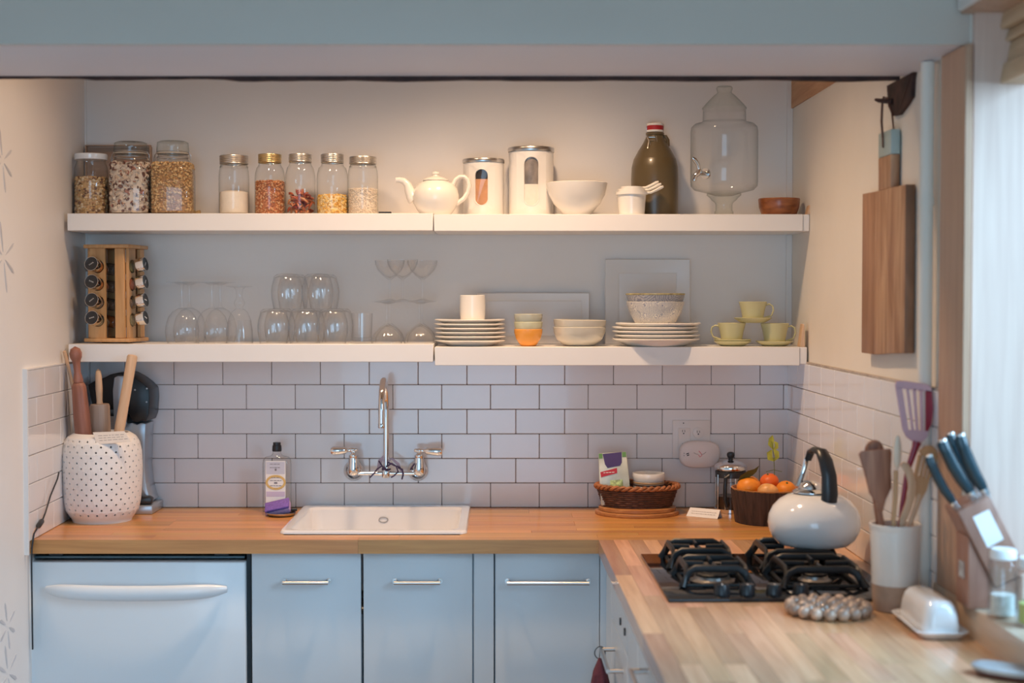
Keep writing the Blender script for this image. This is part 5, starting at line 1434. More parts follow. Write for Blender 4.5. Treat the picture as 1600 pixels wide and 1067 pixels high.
obj('brush_head', MB().tube([(-.022, 0, .0), (-.006, 0, .001), (.006, 0, .001), (.014, .002, .000)], [.003, .0045, .006, .004], 10), M['blackplastic'], dbr)

# ================================================================== RIGHT PART OF THE BACK COUNTER
# ------------------------------------------------------------------ basket on a round tray
M['wick'] = pm('dark_wicker', (.095, .036, .020), .55, var=.5, scale=55, bump=.5, bscale=120)
M['wickrim'] = pm('wicker_rim', (.34, .125, .045), .5, var=.4, scale=60, bump=.4, bscale=120)
M['traywood'] = wood('tray_wood', (.34, .135, .045), (.50, .235, .09), .4)
BX, BYk = at(995.5, 770, -.135).x, -.135
m = mpp(BYk)
tray = thing('wooden_board', 'round wooden board with a raised disc under the wicker basket', 'board', (BX, BYk, CT))
obj('lower_disc', MB().lathe([(0, 0), (65 * m, 0), (66 * m, .003), (65.5 * m, .010), (64 * m, .012), (0, .012)], 56, sy=.86), M['traywood'], tray)
obj('raised_disc', MB().lathe([(59 * m, .0123), (60.5 * m, .014), (60.5 * m, .022), (59 * m, .024), (0, .024)], 56, sy=.86), M['traywood'], tray)
bz = CT + .0243
zf = lambda py: at(995, py, BYk).z - bz
bk = thing('wicker_basket', 'oval dark wicker basket with a braided orange-brown rim', 'basket', (BX, BYk, bz))
Hb = zf(760)
nrow_ = 9
mb = MB()
sy = .72
for i in range(nrow_):
    u = (i + .5) / nrow_
    R = (52 + 10.5 * u ** .8) * m
    nn = 72
    pts = [(R * math.cos(2 * PI * k / nn) * (1 + .008 * (1 if (k // 2 + i) % 2 else -1)), sy * R * math.sin(2 * PI * k / nn) * (1 + .008 * (1 if (k // 2 + i) % 2 else -1)), Hb * u) for k in range(nn)]
    mb.tube(pts, Hb / nrow_ * .56, 6, closed=True)
o = obj('woven_side', mb, M['wick'], bk, 60)
obj('base', MB().lathe([(0, .001), (51 * m, .001), (53 * m, .004), (60 * m, Hb * .9), (59 * m, Hb * .9), (51 * m, .006), (0, .005)], 48, sy=sy), M['wick'], bk)
mb = MB(); nn = 150; R = 64 * m
for ph in (0, PI):
    pts = [((R + .004 * math.cos(k * .75 + ph)) * math.cos(2 * PI * k / nn), sy * (R + .004 * math.cos(k * .75 + ph)) * math.sin(2 * PI * k / nn), Hb + .003 + .0045 * math.sin(k * .75 + ph)) for k in range(nn)]
    mb.tube(pts, .0048, 6, closed=True)
obj('braided_rim', mb, M['wickrim'], bk, 60)
# seed packet and striped pot inside
pk0 = at(963, 755, -.165)
zf2 = lambda py: at(963, py, -.165).z
pz = bz + .007
pkt = thing('paper_packet', 'silver and green printed packet standing in the wicker basket', 'packet', (pk0.x, -.160, pz))
pkt.rotation_euler = (rad(-6), rad(-4), 0)
Hk = zf2(707.5) - pz; hw = 23.5 * mpp(-.165)
M['pkt'] = pm('packet_silver_green', (.56, .60, .54), .38, .15, var=.25, scale=18)
pbk = obj('pouch', MB().prism([(-hw, 0), (hw, 0), (hw * 1.0, Hk * .5), (hw * .93, Hk), (-hw * .93, Hk), (-hw, Hk * .5)], -.006, .006, None, .003, 2), M['pkt'], pkt)
def pkpatch(nm, x0, x1, z0, z1, col, y=-.0068, poly=None):
    mb = MB()
    P = poly or [(x0, z0), (x1, z0), (x1, z1), (x0, z1)]
    mb.prism([(a * hw, b * Hk) for a, b in P], y, y + .0009)
    return obj(nm, mb, col, pbk, None)
pkpatch('purple_flap', 0, 0, 0, 0, pm('packet_purple', (.07, .035, .15), .45, var=.1), -.0072, [(-.66, .985), (.62, 1.0), (.58, .80), (.45, .74), (-.40, .71), (-.55, .78)])
pkpatch('green_corner', -.92, -.68, .90, .995, pm('packet_green', (.13, .30, .09), .5))
pkpatch('green_corner', .64, .90, .90, .995, pm('packet_green2', (.13, .30, .09), .5))
rs_ = pkpatch('red_strip', 0, 0, 0, 0, pm('packet_red', (.50, .03, .05), .5), -.0073, [(-.90, .64), (.22, .70), (.22, .60), (-.88, .54)])
mb = MB(); plines(mb, -.70 * hw, .05 * hw, [Hk * .622], -.0077, random.Random(3), .0011)
obj('strip_print', mb, M['lab_w'], rs_ if False else pbk, None)
pkpatch('picture_panel', -.30, .55, .05, .47, pm('packet_picture', (.40, .50, .22), .5, var=.9, scale=90))
pkpatch('pale_text', -.55, -.38, .06, .30, M['lab_w'])
st0 = at(1014, 760, -.135)
M['stripe_d'] = pm('dark_brown_glaze', (.06, .035, .025), .3); M['stripe_t'] = pm('tan_glaze', (.42, .25, .12), .3)
sb_ = thing('striped_pot', 'small cream pot with dark and tan bands in the wicker basket', 'pot', (st0.x, -.125, bz + .007))
m2 = mpp(-.135); Hs = at(1014, 738.5, -.125).z - bz - .007
R = 25.5 * m2
obj('pot', MB().lathe([(0, .001), (R * .85, 0), (R * .93, .003), (R * .955, Hs * .72), (R * .97, Hs * .78), (R * 1.0, Hs * .82), (R, Hs * .95), (R * .98, Hs), (R * .92, Hs), (R * .90, Hs * .8), (R * .85, .006), (0, .005)], 40), M['porcelain'], sb_)
for a, b, c in ((.735, .775, 'stripe_d'), (.655, .725, 'stripe_t'), (.59, .645, 'stripe_d')):
    obj('band', MB().lathe([(R * .954, Hs * a), (R * .962, Hs * (a + .005)), (R * .964, Hs * (b - .005)), (R * .957, Hs * b)], 40), M[c], sb_)
# ------------------------------------------------------------------ outlet and plug-in device
M['plate_w'] = pm('outlet_plate', (.74, .71, .69), .35, var=.01)
ox, oz = at(1080, 686, -.012).x, at(1080, 686, -.012).z
out = thing('wall_outlet', 'white two-gang wall outlet plate above the basket', 'outlet', (ox, -.012, oz))
m = mpp(-.012)
obj('plate', MB().rbox(-29.5 * m, 29.5 * m, -.006, -.0002, -30 * m, 30 * m, .0025, 2), M['plate_w'], out)
def slots(mb, x, z, y):
    mb.box(x - .0045, x - .003, y - .0004, y, z, z + .007); mb.box(x + .003, x + .0045, y - .0004, y, z, z + .0065)
    mb.lathe([(0, 0), (.0022, 0), (.0022, .0004), (0, .0004)], 12, T(x, y, z - .004) @ RX(rad(90)))
def ol(px, py): 
    p = at(px, py, -.018); return p.x - ox, p.z - oz
x, z = ol(1069, 685)
r1 = obj('receptacle', MB().rbox(x - 9.3 * m, x + 9.3 * m, -.0085, -.0062, z - 16.5 * m, z + 16.5 * m, .001, 1), M['plate_w'], out)
mb = MB(); slots(mb, *ol(1068, 675), -.0087); slots(mb, *ol(1068, 696), -.0087)
mb.lathe([(0, 0), (.002, 0), (.002, .0005), (0, .0005)], 12, T(ol(1068, 661)[0], -.0062, ol(1068, 661)[1]) @ RX(rad(90)))
obj('slots', mb, M['dark'], r1, None)
x, z = ol(1091, 676)
r2 = obj('receptacle', MB().lathe([(0, .0026), (8 * m, .0026), (8.6 * m, .002), (8.6 * m, 0)], 28, T(x, -.0062, z) @ RX(rad(90))), M['plate_w'], out)
mb = MB(); slots(mb, *ol(1091, 676), -.009); obj('slots', mb, M['dark'], r2, None)
# plug-in
dv = at(1092.5, 709.5, -.030)
dev = thing('plug_in_device', 'rounded white plug-in alarm with a small pink emblem, in the outlet', 'plug-in', (dv.x, -.0212, dv.z))
hw, hh = 31.5 * m, 21 * m
def sup(k, y, e=3.0, n=44):
    o = []
    for i in range(n):
        a = 2 * PI * i / n; c, s = math.cos(a), math.sin(a)
        q = k / (abs(c) ** e + abs(s) ** e) ** (1 / e); o.append((q * c * hw, y, q * s * hh))
    return o
v, f = loft([sup(.93, 0), sup(1.0, -.004), sup(1.0, -.018), sup(.97, -.024), sup(.90, -.027), sup(.5, -.0285)], True, True)
M['devw'] = pm('device_white', (.78, .71, .69), .38, var=.01)
db = obj('housing', MB().add(v, f), M['devw'], dev, 50)
M['pink'] = pm('pink_print', (.72, .22, .25), .5)
fx = lambda px: at(px, 700, -.05).x - dv.x
fz = lambda py: at(1092, py, -.05).z - dv.z
yf_ = -.0289
obj('emblem', MB().tube([(fx(1092), yf_ + .0006, fz(704.5)), (fx(1095.5), yf_ + .0006, fz(708.5)), (fx(1097), yf_ + .0006, fz(711.5)), (fx(1093.5), yf_ + .0006, fz(714)), (fx(1091.5), yf_ + .0006, fz(710.5))], .0014, 6, flat=(1, .5)), M['pink'], db)
mb = MB()
mb.tube([(fx(1084), yf_ + .0006, fz(707)), (fx(1087), yf_ + .0006, fz(709)), (fx(1091), yf_ + .0006, fz(710))], .0008, 5)
mb.tube([(fx(1096), yf_ + .0006, fz(710)), (fx(1100), yf_ + .0006, fz(709)), (fx(1103.5), yf_ + .0006, fz(706))], .0008, 5)
obj('emblem_lines', mb, M['ink'], db)
mb = MB()
mb.tube([(fx(1072.5), yf_ + .0006, fz(709.5)), (fx(1076.5), yf_ + .0006, fz(708))], .0015, 6); mb.tube([(fx(1073.5), yf_ + .0006, fz(712)), (fx(1077), yf_ + .0006, fz(710.5))], .0015, 6)
mb.tube([(fx(1069), yf_ + .0006, fz(707.5)), (fx(1069), yf_ + .0006, fz(709))], .0008, 5); mb.tube([(fx(1069), yf_ + .0006, fz(711)), (fx(1069), yf_ + .0006, fz(712.5))], .0008, 5)
obj('printed_marks', mb, M['blackplastic'], db)
# ------------------------------------------------------------------ place card
ca, cb = onz(1072, 806.5, CT), onz(1121, 811, CT)
cdv = Vector((cb.x - ca.x, cb.y - ca.y, 0)); az = math.atan2(cdv.y, cdv.x); Lc = cdv.length
pc2 = thing('place_card', 'small folded white card with a line of handwriting on the worktop', 'card', ((ca.x + cb.x) / 2, (ca.y + cb.y) / 2, CT), az)
hc = .026
mb = MB().add([(-Lc / 2, 0, .0005), (Lc / 2, 0, .0005), (Lc / 2 + .002, .016, hc), (-Lc / 2 + .006, .016, hc), (-Lc / 2, .034, .0005), (Lc / 2, .034, .0005),
               (-Lc / 2, .0012, .0003), (Lc / 2, .0012, .0003), (Lc / 2 + .002, .016, hc - .0012), (-Lc / 2 + .006, .016, hc - .0012), (-Lc / 2, .0328, .0003), (Lc / 2, .0328, .0003)],
              [(0, 1, 2, 3), (3, 2, 5, 4), (9, 8, 7, 6), (10, 11, 8, 9), (0, 6, 7, 1), (5, 11, 10, 4), (1, 7, 8, 2), (2, 8, 11, 5), (0, 3, 9, 6), (3, 4, 10, 9)])
obj('card', mb, M['lab_w'], pc2, None)
mb = MB(); rq = random.Random(15)
for u in (.36, .60):
    x = -Lc * .36
    while x < Lc * .36:
        l = rq.uniform(.003, .008)
        y, z = .016 * u, .0005 + (hc - .0005) * u
        mb.add([(x, y - .0006, z), (x + l, y - .0006, z), (x + l, y - .0002, z + .0011), (x, y - .0002, z + .0011)], [(0, 1, 2, 3)]); x += l + .002
obj('handwriting', mb, M['ink'], pc2, None)
# ------------------------------------------------------------------ french press
FY = -.098; m = mpp(FY); zf = lambda py: max(0, at(1142, py, FY).z - CT)
fpz = at_thing('french_press', 'chrome and glass french press with black ball knob, behind the fruit bowl', 'french press', 1143, FY, CT)
M['coffee'] = pm('dark_glass_contents', (.035, .022, .018), .2, var=.4)
obj('beaker', MB().lathe([(0, .006), (22 * m, .006), (23 * m, .009), (23 * m, zf(731))], 40), M['glass'], fpz)
obj('dregs', MB().lathe([(0, .008), (22 * m, .008), (22 * m, .050), (0, .050)], 40), M['coffee'], fpz)
obj('lid', MB().lathe([(23 * m, zf(734)), (25.5 * m, zf(733)), (26 * m, zf(729)), (25 * m, zf(726.5)), (19 * m, zf(722.5)), (10 * m, zf(719.5)), (4 * m, zf(718.5)), (0, zf(718.5))], 44), M['chrome'], fpz)
obj('top_band', MB().lathe([(23.4 * m, zf(745)), (24.2 * m, zf(744.5)), (24.2 * m, zf(736)), (23.4 * m, zf(735))], 44), M['blackplastic'], fpz)
obj('knob', MB().lathe([(0, zf(718.8)), (3.8 * m, zf(718.8)), (3.2 * m, zf(716)), (5 * m, zf(714.5)), (6.3 * m, zf(711)), (5.6 * m, zf(707.5)), (3 * m, zf(706)), (0, zf(705.6))], 24), M['blackplastic'], fpz)
for a in (-152, -118, -28, 62, 150):
    mb = MB(); c, s = math.cos(rad(a)) * 24 * m, math.sin(rad(a)) * 24 * m
    mb.tube([(c, s, .012), (c, s, zf(740))], .0028, 8)
    obj('frame_post', mb, M['chrome'], fpz)
obj('base_ring', MB().lathe([(23.4 * m, .0), (24.8 * m, .001), (24.8 * m, .012), (23.4 * m, .013)], 44), M['chrome'], fpz)
hp = [(-9, 742), (-10, 739), (-13, 742), (-14, 757), (-14, 775), (-11, 786), (-9, 788)]
obj('handle', MB().tube([(a * m, -24 * m - (.004 if i in (0, 6) else .022), zf(b)) for i, (a, b) in enumerate(hp)], [.006] * 7, 10, flat=(1.0, 1.2)), M['blackplastic'], fpz)
# ------------------------------------------------------------------ bark bowl with fruit
FBY = -.300; m = mpp(FBY); FBX = at(1200, 780, FBY).x
zf = lambda py: max(0, at(1200, py, FBY).z - CT)
fb = thing('bark_bowl', 'dark bark-sided bowl holding oranges in the corner', 'bowl', (FBX, FBY, CT))
Hf = zf(763)
rq = random.Random(30); n = 120; v = []; f = []
jit = [rq.uniform(-.0016, .0016) for _ in range(n)]
lev = [(0, 50.5), (.04, 51.2), (.35, 53.5), (.7, 56), (1.0, 57.6)]
for u, r in lev:
    for k in range(n):
        a = 2 * PI * k / n; R = r * m + jit[k] + rq.uniform(-.0005, .0005) + (.001 if k % 3 == 0 else 0)
        v.append((R * math.cos(a), R * math.sin(a), Hf * u + (rq.uniform(-.0012, .0012) if u == 1 else 0)))
for i in range(len(lev) - 1):
    for k in range(n): f.append((i * n + k, i * n + (k + 1) % n, (i + 1) * n + (k + 1) % n, (i + 1) * n + k))
f.append(tuple(reversed(range(n))))
M['bark'] = pm('bark', (.050, .026, .020), .85, var=.5, scale=30, bump=.8, bscale=60, stretch=(3, 3, .4))
obj('bark_side', MB().add(v, f), M['bark'], fb, 25)
M['barkin'] = wood('bowl_inside', (.40, .15, .04), (.55, .25, .08), .45)
obj('inner_bowl', MB().lathe([(57 * m, Hf * .995), (57.5 * m, Hf + .003), (55 * m, Hf + .0035), (52 * m, Hf * .9), (49 * m, Hf * .45), (40 * m, Hf * .25), (0, Hf * .22)], 60), M['barkin'], fb)
M['orange'] = pm('orange_peel', (.83, .27, .020), .42, var=.10, scale=12, bump=.35, bscale=140)
M['mandarin'] = pm('mandarin_peel', (.80, .15, .018), .40, var=.12, scale=12, bump=.35, bscale=140)
M['peach'] = pm('apple_skin', (.72, .36, .12), .38, var=.35, scale=24)
M['calyx'] = pm('green_calyx', (.10, .13, .03), .7)
def fruit(name, label, cat, px, py, Y, rpx, mat, sq=.92):
    c = at(px, py, Y); R = rpx * mpp(Y)
    t = thing(name, label, cat, c)
    t.rotation_euler = (rad(-25 + 10 * math.sin(px)), rad(12 * math.cos(px)), px)
    P = []
    for i in range(17):
        a = -PI / 2 + PI * i / 16
        r = math.cos(a) * R; z = math.sin(a) * R * sq
        if i >= 14: z -= R * .05 * (i - 13) * .8
        P.append((max(r, 0) if 0 < i < 16 else 0, z))
    obj('flesh', MB().lathe(P, 32), mat, t)
    obj('calyx', MB().lathe([(0, P[-1][1] - .0008), (.0042, P[-1][1] - .0002), (.0030, P[-1][1] + .0016), (.0012, P[-1][1] + .0022), (.0010, P[-1][1] + .005), (0, P[-1][1] + .005)], 10), M['calyx'], t)
fruit('orange', 'large yellow-orange fruit at the left of the bark bowl', 'orange', 1170, 761, -.318, 19, M['orange'])
fruit('mandarin', 'red-orange mandarin at the back of the bark bowl', 'orange', 1202, 753, -.262, 15, M['mandarin'])
fruit('mandarin', 'orange mandarin at the right of the bark bowl', 'orange', 1228, 766, -.315, 16, M['orange'])
fruit('apple', 'yellow and red streaked apple at the front of the bark bowl', 'apple', 1200, 769, -.364, 17, M['peach'], .8)
# leaves
M['leaf'] = pm('dull_green_leaf', (.105, .115, .035), .5, var=.3, scale=30)
M['leafy'] = pm('yellow_green_leaf', (.40, .42, .05), .5, var=.35, scale=40)
def leaf_mesh(pts, ws, nrm):
    v = []; f = []; n = len(pts); N_ = Vector(nrm)
    for i, p in enumerate(pts):
        p = Vector(p); d = (Vector(pts[min(i + 1, n - 1)]) - Vector(pts[max(i - 1, 0)])).normalized()
        s = d.cross(N_).normalized()
        v += [p + s * ws[i] + N_ * ws[i] * .25, p, p - s * ws[i] + N_ * ws[i] * .25]
    for i in range(n - 1):
        a = i * 3
        f += [(a, a + 1, a + 4, a + 3), (a + 1, a + 2, a + 5, a + 4)]
    w0 = len(v); th = N_ * -.0006
    v += [p + th for p in v[:]]
    f += [tuple(reversed([q + w0 for q in g])) for g in f[:]]
    return MB().add(v, f)
lf = thing('orange_leaf', 'long dull green leaf lying over the left orange', 'leaf', at(1172, 742, -.33))
o_ = lf.location
P = [at(1153, 752, -.31) - o_, at(1162, 744, -.325) - o_, at(1172, 738, -.335) - o_, at(1180, 734.5, -.34) - o_, at(1186, 728, -.34) - o_]
obj('blade', leaf_mesh(P, [.002, .0125, .013, .007, .0005], (0.1, -.75, -.6)), M['leaf'], lf)
sg = thing('leaf_sprig', 'upright sprig of yellow-green leaves rising from the fruit bowl', 'sprig', at(1210, 735, -.27))
o_ = sg.location
obj('stem', MB().tube([at(1210, 748, -.27) - o_, at(1210, 735, -.27) - o_, at(1209, 712, -.27) - o_, at(1206, 690, -.27) - o_], [.0012, .0011, .001, .0008], 6).tube([at(1197, 737, -.262) - o_, at(1209, 734, -.27) - o_, at(1222, 737, -.28) - o_], .0009, 6), M['calyx'], sg)
for pp_, ww in (([(1208, 702), (1204, 694), (1205, 686), (1207, 680)], [.002, .009, .0085, .001]), ([(1209, 720), (1203, 716), (1202, 708), (1206, 703)], [.002, .009, .009, .002]), ([(1209, 720), (1214, 714), (1213, 707), (1209, 702)], [.002, .007, .008, .002]), ([(1208, 704), (1213, 699), (1213, 693), (1210, 690)], [.002, .006, .006, .002])):
    P = [at(a, b, -.27) - o_ for a, b in pp_]
    obj('leaf', leaf_mesh(P, ww, (0.2, -.95, .1)), M['leafy'], sg)
# ================================================================== HOB
HX0, HX1 = onz(1003, 865, CT + .007).x, 0.872
HY0, HY1 = onz(1047, 936, CT + .007).y, onz(1003, 865, CT + .007).y
hcx, hcy = (HX0 + HX1) / 2, (HY0 + HY1) / 2
hob = thing('gas_hob', 'black glass gas hob with four burners set on the right worktop', 'hob', (hcx, hcy, CT), 0.0125)
hw, hd = (HX1 - HX0) / 2, (HY1 - HY0) / 2
M['hobglass'] = pm('black_hob_glass', (0.006, 0.007, 0.009), 0.06, var=.1)
obj('glass_plate', MB().rbox(-hw, hw, -hd, hd, .0008, .0075, .002, 2), M['hobglass'], hob)
M['burner'] = pm('burner_metal', (0.30, 0.29, 0.28), 0.32, .9, var=.1)
gx = (-.132, .106); gy = (-.085, .140)
gz = .050
for ix, x in enumerate(gx):
    for iy, y in enumerate(gy):
        R = (.040, .030)[(ix + iy) % 2]
        b = obj('burner', MB().lathe([(0, .0078), (R * 1.25, .0078), (R * 1.3, .012), (R * 1.05, .016), (R, .022), (0, .022)], 32, T(x, y, 0)), M['burner'], hob)
        obj('burner_cap', MB().lathe([(R * .3, .0222), (R * .92, .0222), (R * .95, .027), (R * .85, .0295), (0, .030)], 32, T(x, y, 0)), M['iron'], b)
def grate(x, y, s, turn):
    g = MB(); h = s / 2
    Mt = T(x, y, 0) @ RZ(turn)
    # two wide leaning loops that rise to the pan bars, joined by cross bars
    for a in range(4):
        Q = Mt @ RZ(a * PI / 2)
        # outer rail between two corners: up at the middle, splayed feet at the ends
        P = [(-h * 1.12, -h * 1.04, .0082), (-h * 1.0, -h * .98, .022), (-h * .86, -h * .93, gz - .008), (-h * .66, -h * .92, gz), (h * .66, -h * .92, gz), (h * .86, -h * .93, gz - .008), (h * 1.0, -h * .98, .022), (h * 1.12, -h * 1.04, .0082)]
        g.tube(P, .0062, 8, up=(0, 0, 1), flat=(1.45, .85), M=Q)
        g.tube([(0, -h * .92, gz), (0, -h * .28, gz - .001)], .0056, 8, up=(0, 0, 1), flat=(1.3, .9), M=Q)
        g.tube([(-h * .92, -h * .95, .0125), (h * .92, -h * .95, .0125)], .0045, 8, up=(0, 0, 1), flat=(1, .9), M=Q)
        v = [(-h * .95, -h * .975, .016), (-h * .80, -h * .955, .0125), (-h * .66, -h * .92, gz), (-h * .84, -h * .94, gz - .006)]
    obj('pan_support', g, M['iron'], hob)
for x in gx:
    for y in gy: grate(x, y, .146 if x < 0 else .176, rad(0))
for k, x in enumerate((-.132, -.076, -.016, .044)):
    kb = obj('control_knob', MB().lathe([(0, .0078), (.0185, .0078), (.0180, .012), (.0160, .028), (.0150, .0295), (0, .0295)], 28, T(x, -hd + .055, 0)), M['blackplastic'], hob)
    obj('pointer', MB().box(x - .001, x + .001, -hd + .042, -hd + .054, .0296, .0302), M['lab_w'], kb, None)

# ------------------------------------------------------------------ kettle
Kg = hob.matrix_basis @ Vector((gx[1], gy[1], 0)) if False else Vector((hcx + gx[1], hcy + gy[1] - .0, 0))
KY = Kg.y + .004; KX = at(1272, 840, KY).x
zk = CT + gz + .0058
m = mpp(KY); zf = lambda py: max(0, at(1272, py, KY).z - zk)
off = zf(882) * 0
ket = thing('kettle', 'white enamel kettle with black arched handle on the hob', 'kettle', (KX, KY, zk))
Hk = 80 * m
def kz(u): return Hk * u
obj('body', MB().lathe([(0, .001), (52 * m, 0), (56 * m, .002), (64 * m, kz(.12)), (70 * m, kz(.27)), (72 * m, kz(.42)), (70.5 * m, kz(.58)), (64 * m, kz(.74)), (54 * m, kz(.87)), (42 * m, kz(.955)), (27 * m, kz(1.005)), (0, kz(1.01))], 64), M['enamel'], ket, 50)
obj('collar', MB().lathe([(28 * m, kz(1.0)), (30 * m, kz(1.02)), (30 * m, kz(1.035)), (27 * m, kz(1.06)), (22 * m, kz(1.09)), (20 * m, kz(1.095)), (0, kz(1.095))], 40, T(-4 * m, 0, 0)), M['chrome'], ket)
obj('lid', MB().lathe([(0, kz(1.095)), (19 * m, kz(1.095)), (18.5 * m, kz(1.13)), (15 * m, kz(1.19)), (8 * m, kz(1.24)), (0, kz(1.25))], 32, T(-6 * m, .002, 0)), M['chrome'], ket)
# arch handle: thick grip leg at the viewer's side, chrome strap at the back
top = zf(729)
P = [(13 * m, -.066, 66 * m), (14 * m, -.069, 84 * m), (13 * m, -.069, 112 * m), (9 * m, -.060, 134 * m), (5 * m, -.042, 147 * m), (-1 * m, -.015, 149 * m), (-5 * m, .008, 144 * m), (-8 * m, .017, 131 * m)]
obj('grip', MB().tube(P, [.0190, .0205, .0185, .0175, .0155, .0130, .0105, .0090], 18, up=(1, 0, 0), flat=(1.0, .62)), M['blackplastic'], ket)
P = [(-7.0 * m, .014, 141 * m), (-9 * m, .021, 130 * m), (-12 * m, .025, 115 * m), (-17 * m, .022, 101 * m), (-22 * m, .016, 88 * m)]
obj('strap', MB().tube(P, [.0075, .0080, .0080, .0085, .0105], 12, up=(1, 0, 0), flat=(1.1, .6)), M['chrome'], ket)
obj('spout', MB().tube([(-.010, .070, kz(.62)), (-.012, .098, kz(.80)), (-.013, .112, kz(.92))], [.022, .016, .014], 16), M['enamel'], ket)

# ------------------------------------------------------------------ bead trivet
c = onz(1294, 951, CT + .010)
tv = thing('bead_trivet', 'round trivet of brown and silver beads in front of the hob', 'trivet', (c.x, c.y, CT))
rb = .0134
def beadmat(name, c1, c2): return pm(name, c1, .25, .35, var=.5, scale=35, coat=.4, rnd=.35)
M['bead'] = pm('glazed_bead', (.34, .245, .185), .20, .0, var=.5, scale=45, coat=.8, rnd=.35)
bead0 = None
for R, n in ((.0790, 18), (.0520, 12), (.0255, 6)):
    for k in range(n):
        a = 2 * PI * (k + .3 * (n % 2)) / n
        if bead0 is None:
            bead0 = obj('bead', MB().ball((0, 0, 0), rb, 16, 10), M['bead'], tv, 80); o = bead0
        else: o = inst(bead0)
        o.location = (R * math.cos(a), R * math.sin(a), rb + .0004); o.rotation_euler = (a, a * 2, k)
mb = MB()
for R in (.0790, .0520, .0255): mb.tube([(R * math.cos(2 * PI * k / 40), R * math.sin(2 * PI * k / 40), rb) for k in range(40)], .0016, 6, closed=True)
obj('wire', mb, M['steel'], tv)

# ------------------------------------------------------------------ utensil crock
CX_, CY_ = 0.8345, -1.500
m = mpp(CY_); zc_ = lambda py: max(0, at(1404, py, CY_).z - CT)
cr = thing('utensil_crock', 'tall cream stoneware crock with a bare tan base, beside the hob', 'crock', (CX_, CY_, CT))
Hc_ = zc_(817); zb1 = zc_(911)
M['stone'] = pm('cream_stoneware', (.73, .71, .67), .25, var=.03, coat=.3); M['bare'] = pm('bare_clay', (.40, .27, .19), .75, var=.12, scale=30)
def crr(z): return (33.5 + (38.5 - 33.5) * (z / Hc_) ** 1.0) * m
P = [(0, .002), (crr(0) - .003, 0), (crr(0), .002)]
nn = 9
for i in range(nn):
    z = .003 + (zb1 - .004) * i / nn; P += [(crr(z) - .0004, z), (crr(z) + .0006, z + (zb1 - .004) / nn * .5)]
P += [(crr(zb1), zb1)]
obj('base', MB().lathe(P, 48), M['bare'], cr)
P = [(crr(zb1) + .0004, zb1), (crr(zb1) + .0012, zb1 + .002)]
nn = 17
for i in range(nn):
    z = zb1 + .003 + (Hc_ - zb1 - .012) * i / nn; P += [(crr(z) + .0005, z), (crr(z) + .0012, z + (Hc_ - zb1 - .012) / nn * .5)]
P += [(crr(Hc_) + .0018, Hc_ - .006), (crr(Hc_) + .0026, Hc_ - .002), (crr(Hc_) + .0008, Hc_), (crr(Hc_) - .004, Hc_ - .002), (crr(Hc_) - .005, Hc_ - .01), (crr(0) - .006, .008), (0, .008)]
obj('glazed_wall', MB().lathe(P, 48), M['stone'], cr)

def utensil(name, label, cat, foot, pts, parts, loc=None):
    t = thing(name, label, cat, foot)
    for nm, mb, mat in parts: obj(nm, mb, mat, t)
    return t
def cpt(px, py, Y): return at(px, py, Y)
def blade(outline, origin, Y, th, dY=0.0):
    """flat blade: pixel outline at depth Y turned into a solid of real thickness around origin; dY tilts the upper end"""
    pts = [at(a, b, Y) - origin for a, b in outline]
    return MB().prism([(p.x, p.z) for p in pts], Y - origin.y - th / 2, Y - origin.y + th / 2, None, min(th * .35, .0015), 2)
def inside(dx, dy, z=.012): return Vector((CX_ + dx, CY_ + dy, CT + z))
ft = inside(-.012, -.020, .02)
mb = MB().tube([Vector((0, 0, 0)), at(1376, 812, CY_ - .022) - ft, at(1371, 785, CY_ - .024) - ft], [.0055, .0065, .0075], 10, up=(0, 1, 0), flat=(.55, 1))
b_ = blade([(1341.5, 709), (1346, 704.5), (1391, 701), (1393, 705), (1392, 735), (1393, 762), (1384, 780), (1379, 800), (1370, 800), (1368, 785), (1358, 770), (1352, 745)], ft, CY_ - .024, .006)
utensil('wooden_spatula', 'wide dark wooden spatula at the front of the crock', 'spatula', ft, None, [('handle', mb, M['walnut']), ('blade', b_, M['walnut'])])
ft = inside(-.022, .008, .02)
mb = MB().tube([Vector((0, 0, 0)), at(1372, 812, CY_ + .006) - ft, at(1366, 770, CY_ + .006) - ft, at(1366, 730, CY_ + .006) - ft], [.005, .0055, .006, .006], 10)
mb2 = MB().ball(at(1366, 705, CY_ + .006) - ft, .021, 20, 12, (1, .45, 1.15))
utensil('wooden_spoon', 'dark brown wooden spoon behind the wide spatula', 'spoon', ft, None, [('handle', mb, M['walnut']), ('bowl', mb2, M['walnut'])])
M['honey'] = wood('honey_wood', (.44, .24, .11), (.58, .36, .19), .45, stretch=(20, 20, 1.5))
ft = inside(.0, -.030, .02)
mb = MB().tube([Vector((0, 0, 0)), at(1396, 812, CY_ - .036) - ft, at(1399, 775, CY_ - .037) - ft, at(1400, 735, CY_ - .037) - ft], [.0045, .005, .005, .005], 10)
mb2 = MB().ball(at(1402, 706, CY_ - .037) - ft, .0125, 18, 12, (.72, .5, 2.9))
M['palespoon'] = wood('pale_birch', (.60, .49, .38), (.70, .60, .48), .5, stretch=(20, 20, 1.5))
utensil('narrow_spoon', 'narrow pale wooden spoon standing on edge at the crock front', 'spoon', ft, None, [('handle', mb, M['honey']), ('bowl', mb2, M['palespoon'])])
ft = inside(.002, .012, .02)
M['pinkp'] = pm('pink_silicone', (.62, .42, .49), .3, var=.06, coat=.2); M['redp'] = pm('dark_red_silicone', (.30, .025, .05), .3, var=.1)
Ysp = CY_ + .014
mb = MB().tube([Vector((0, 0, 0)), at(1410, 790, Ysp) - ft, at(1418, 735, Ysp) - ft, at(1430, 700, Ysp) - ft, at(1433, 690, Ysp) - ft], [.0055, .0058, .0058, .0075, .010], 10, up=(0, 1, 0), flat=(.6, 1))
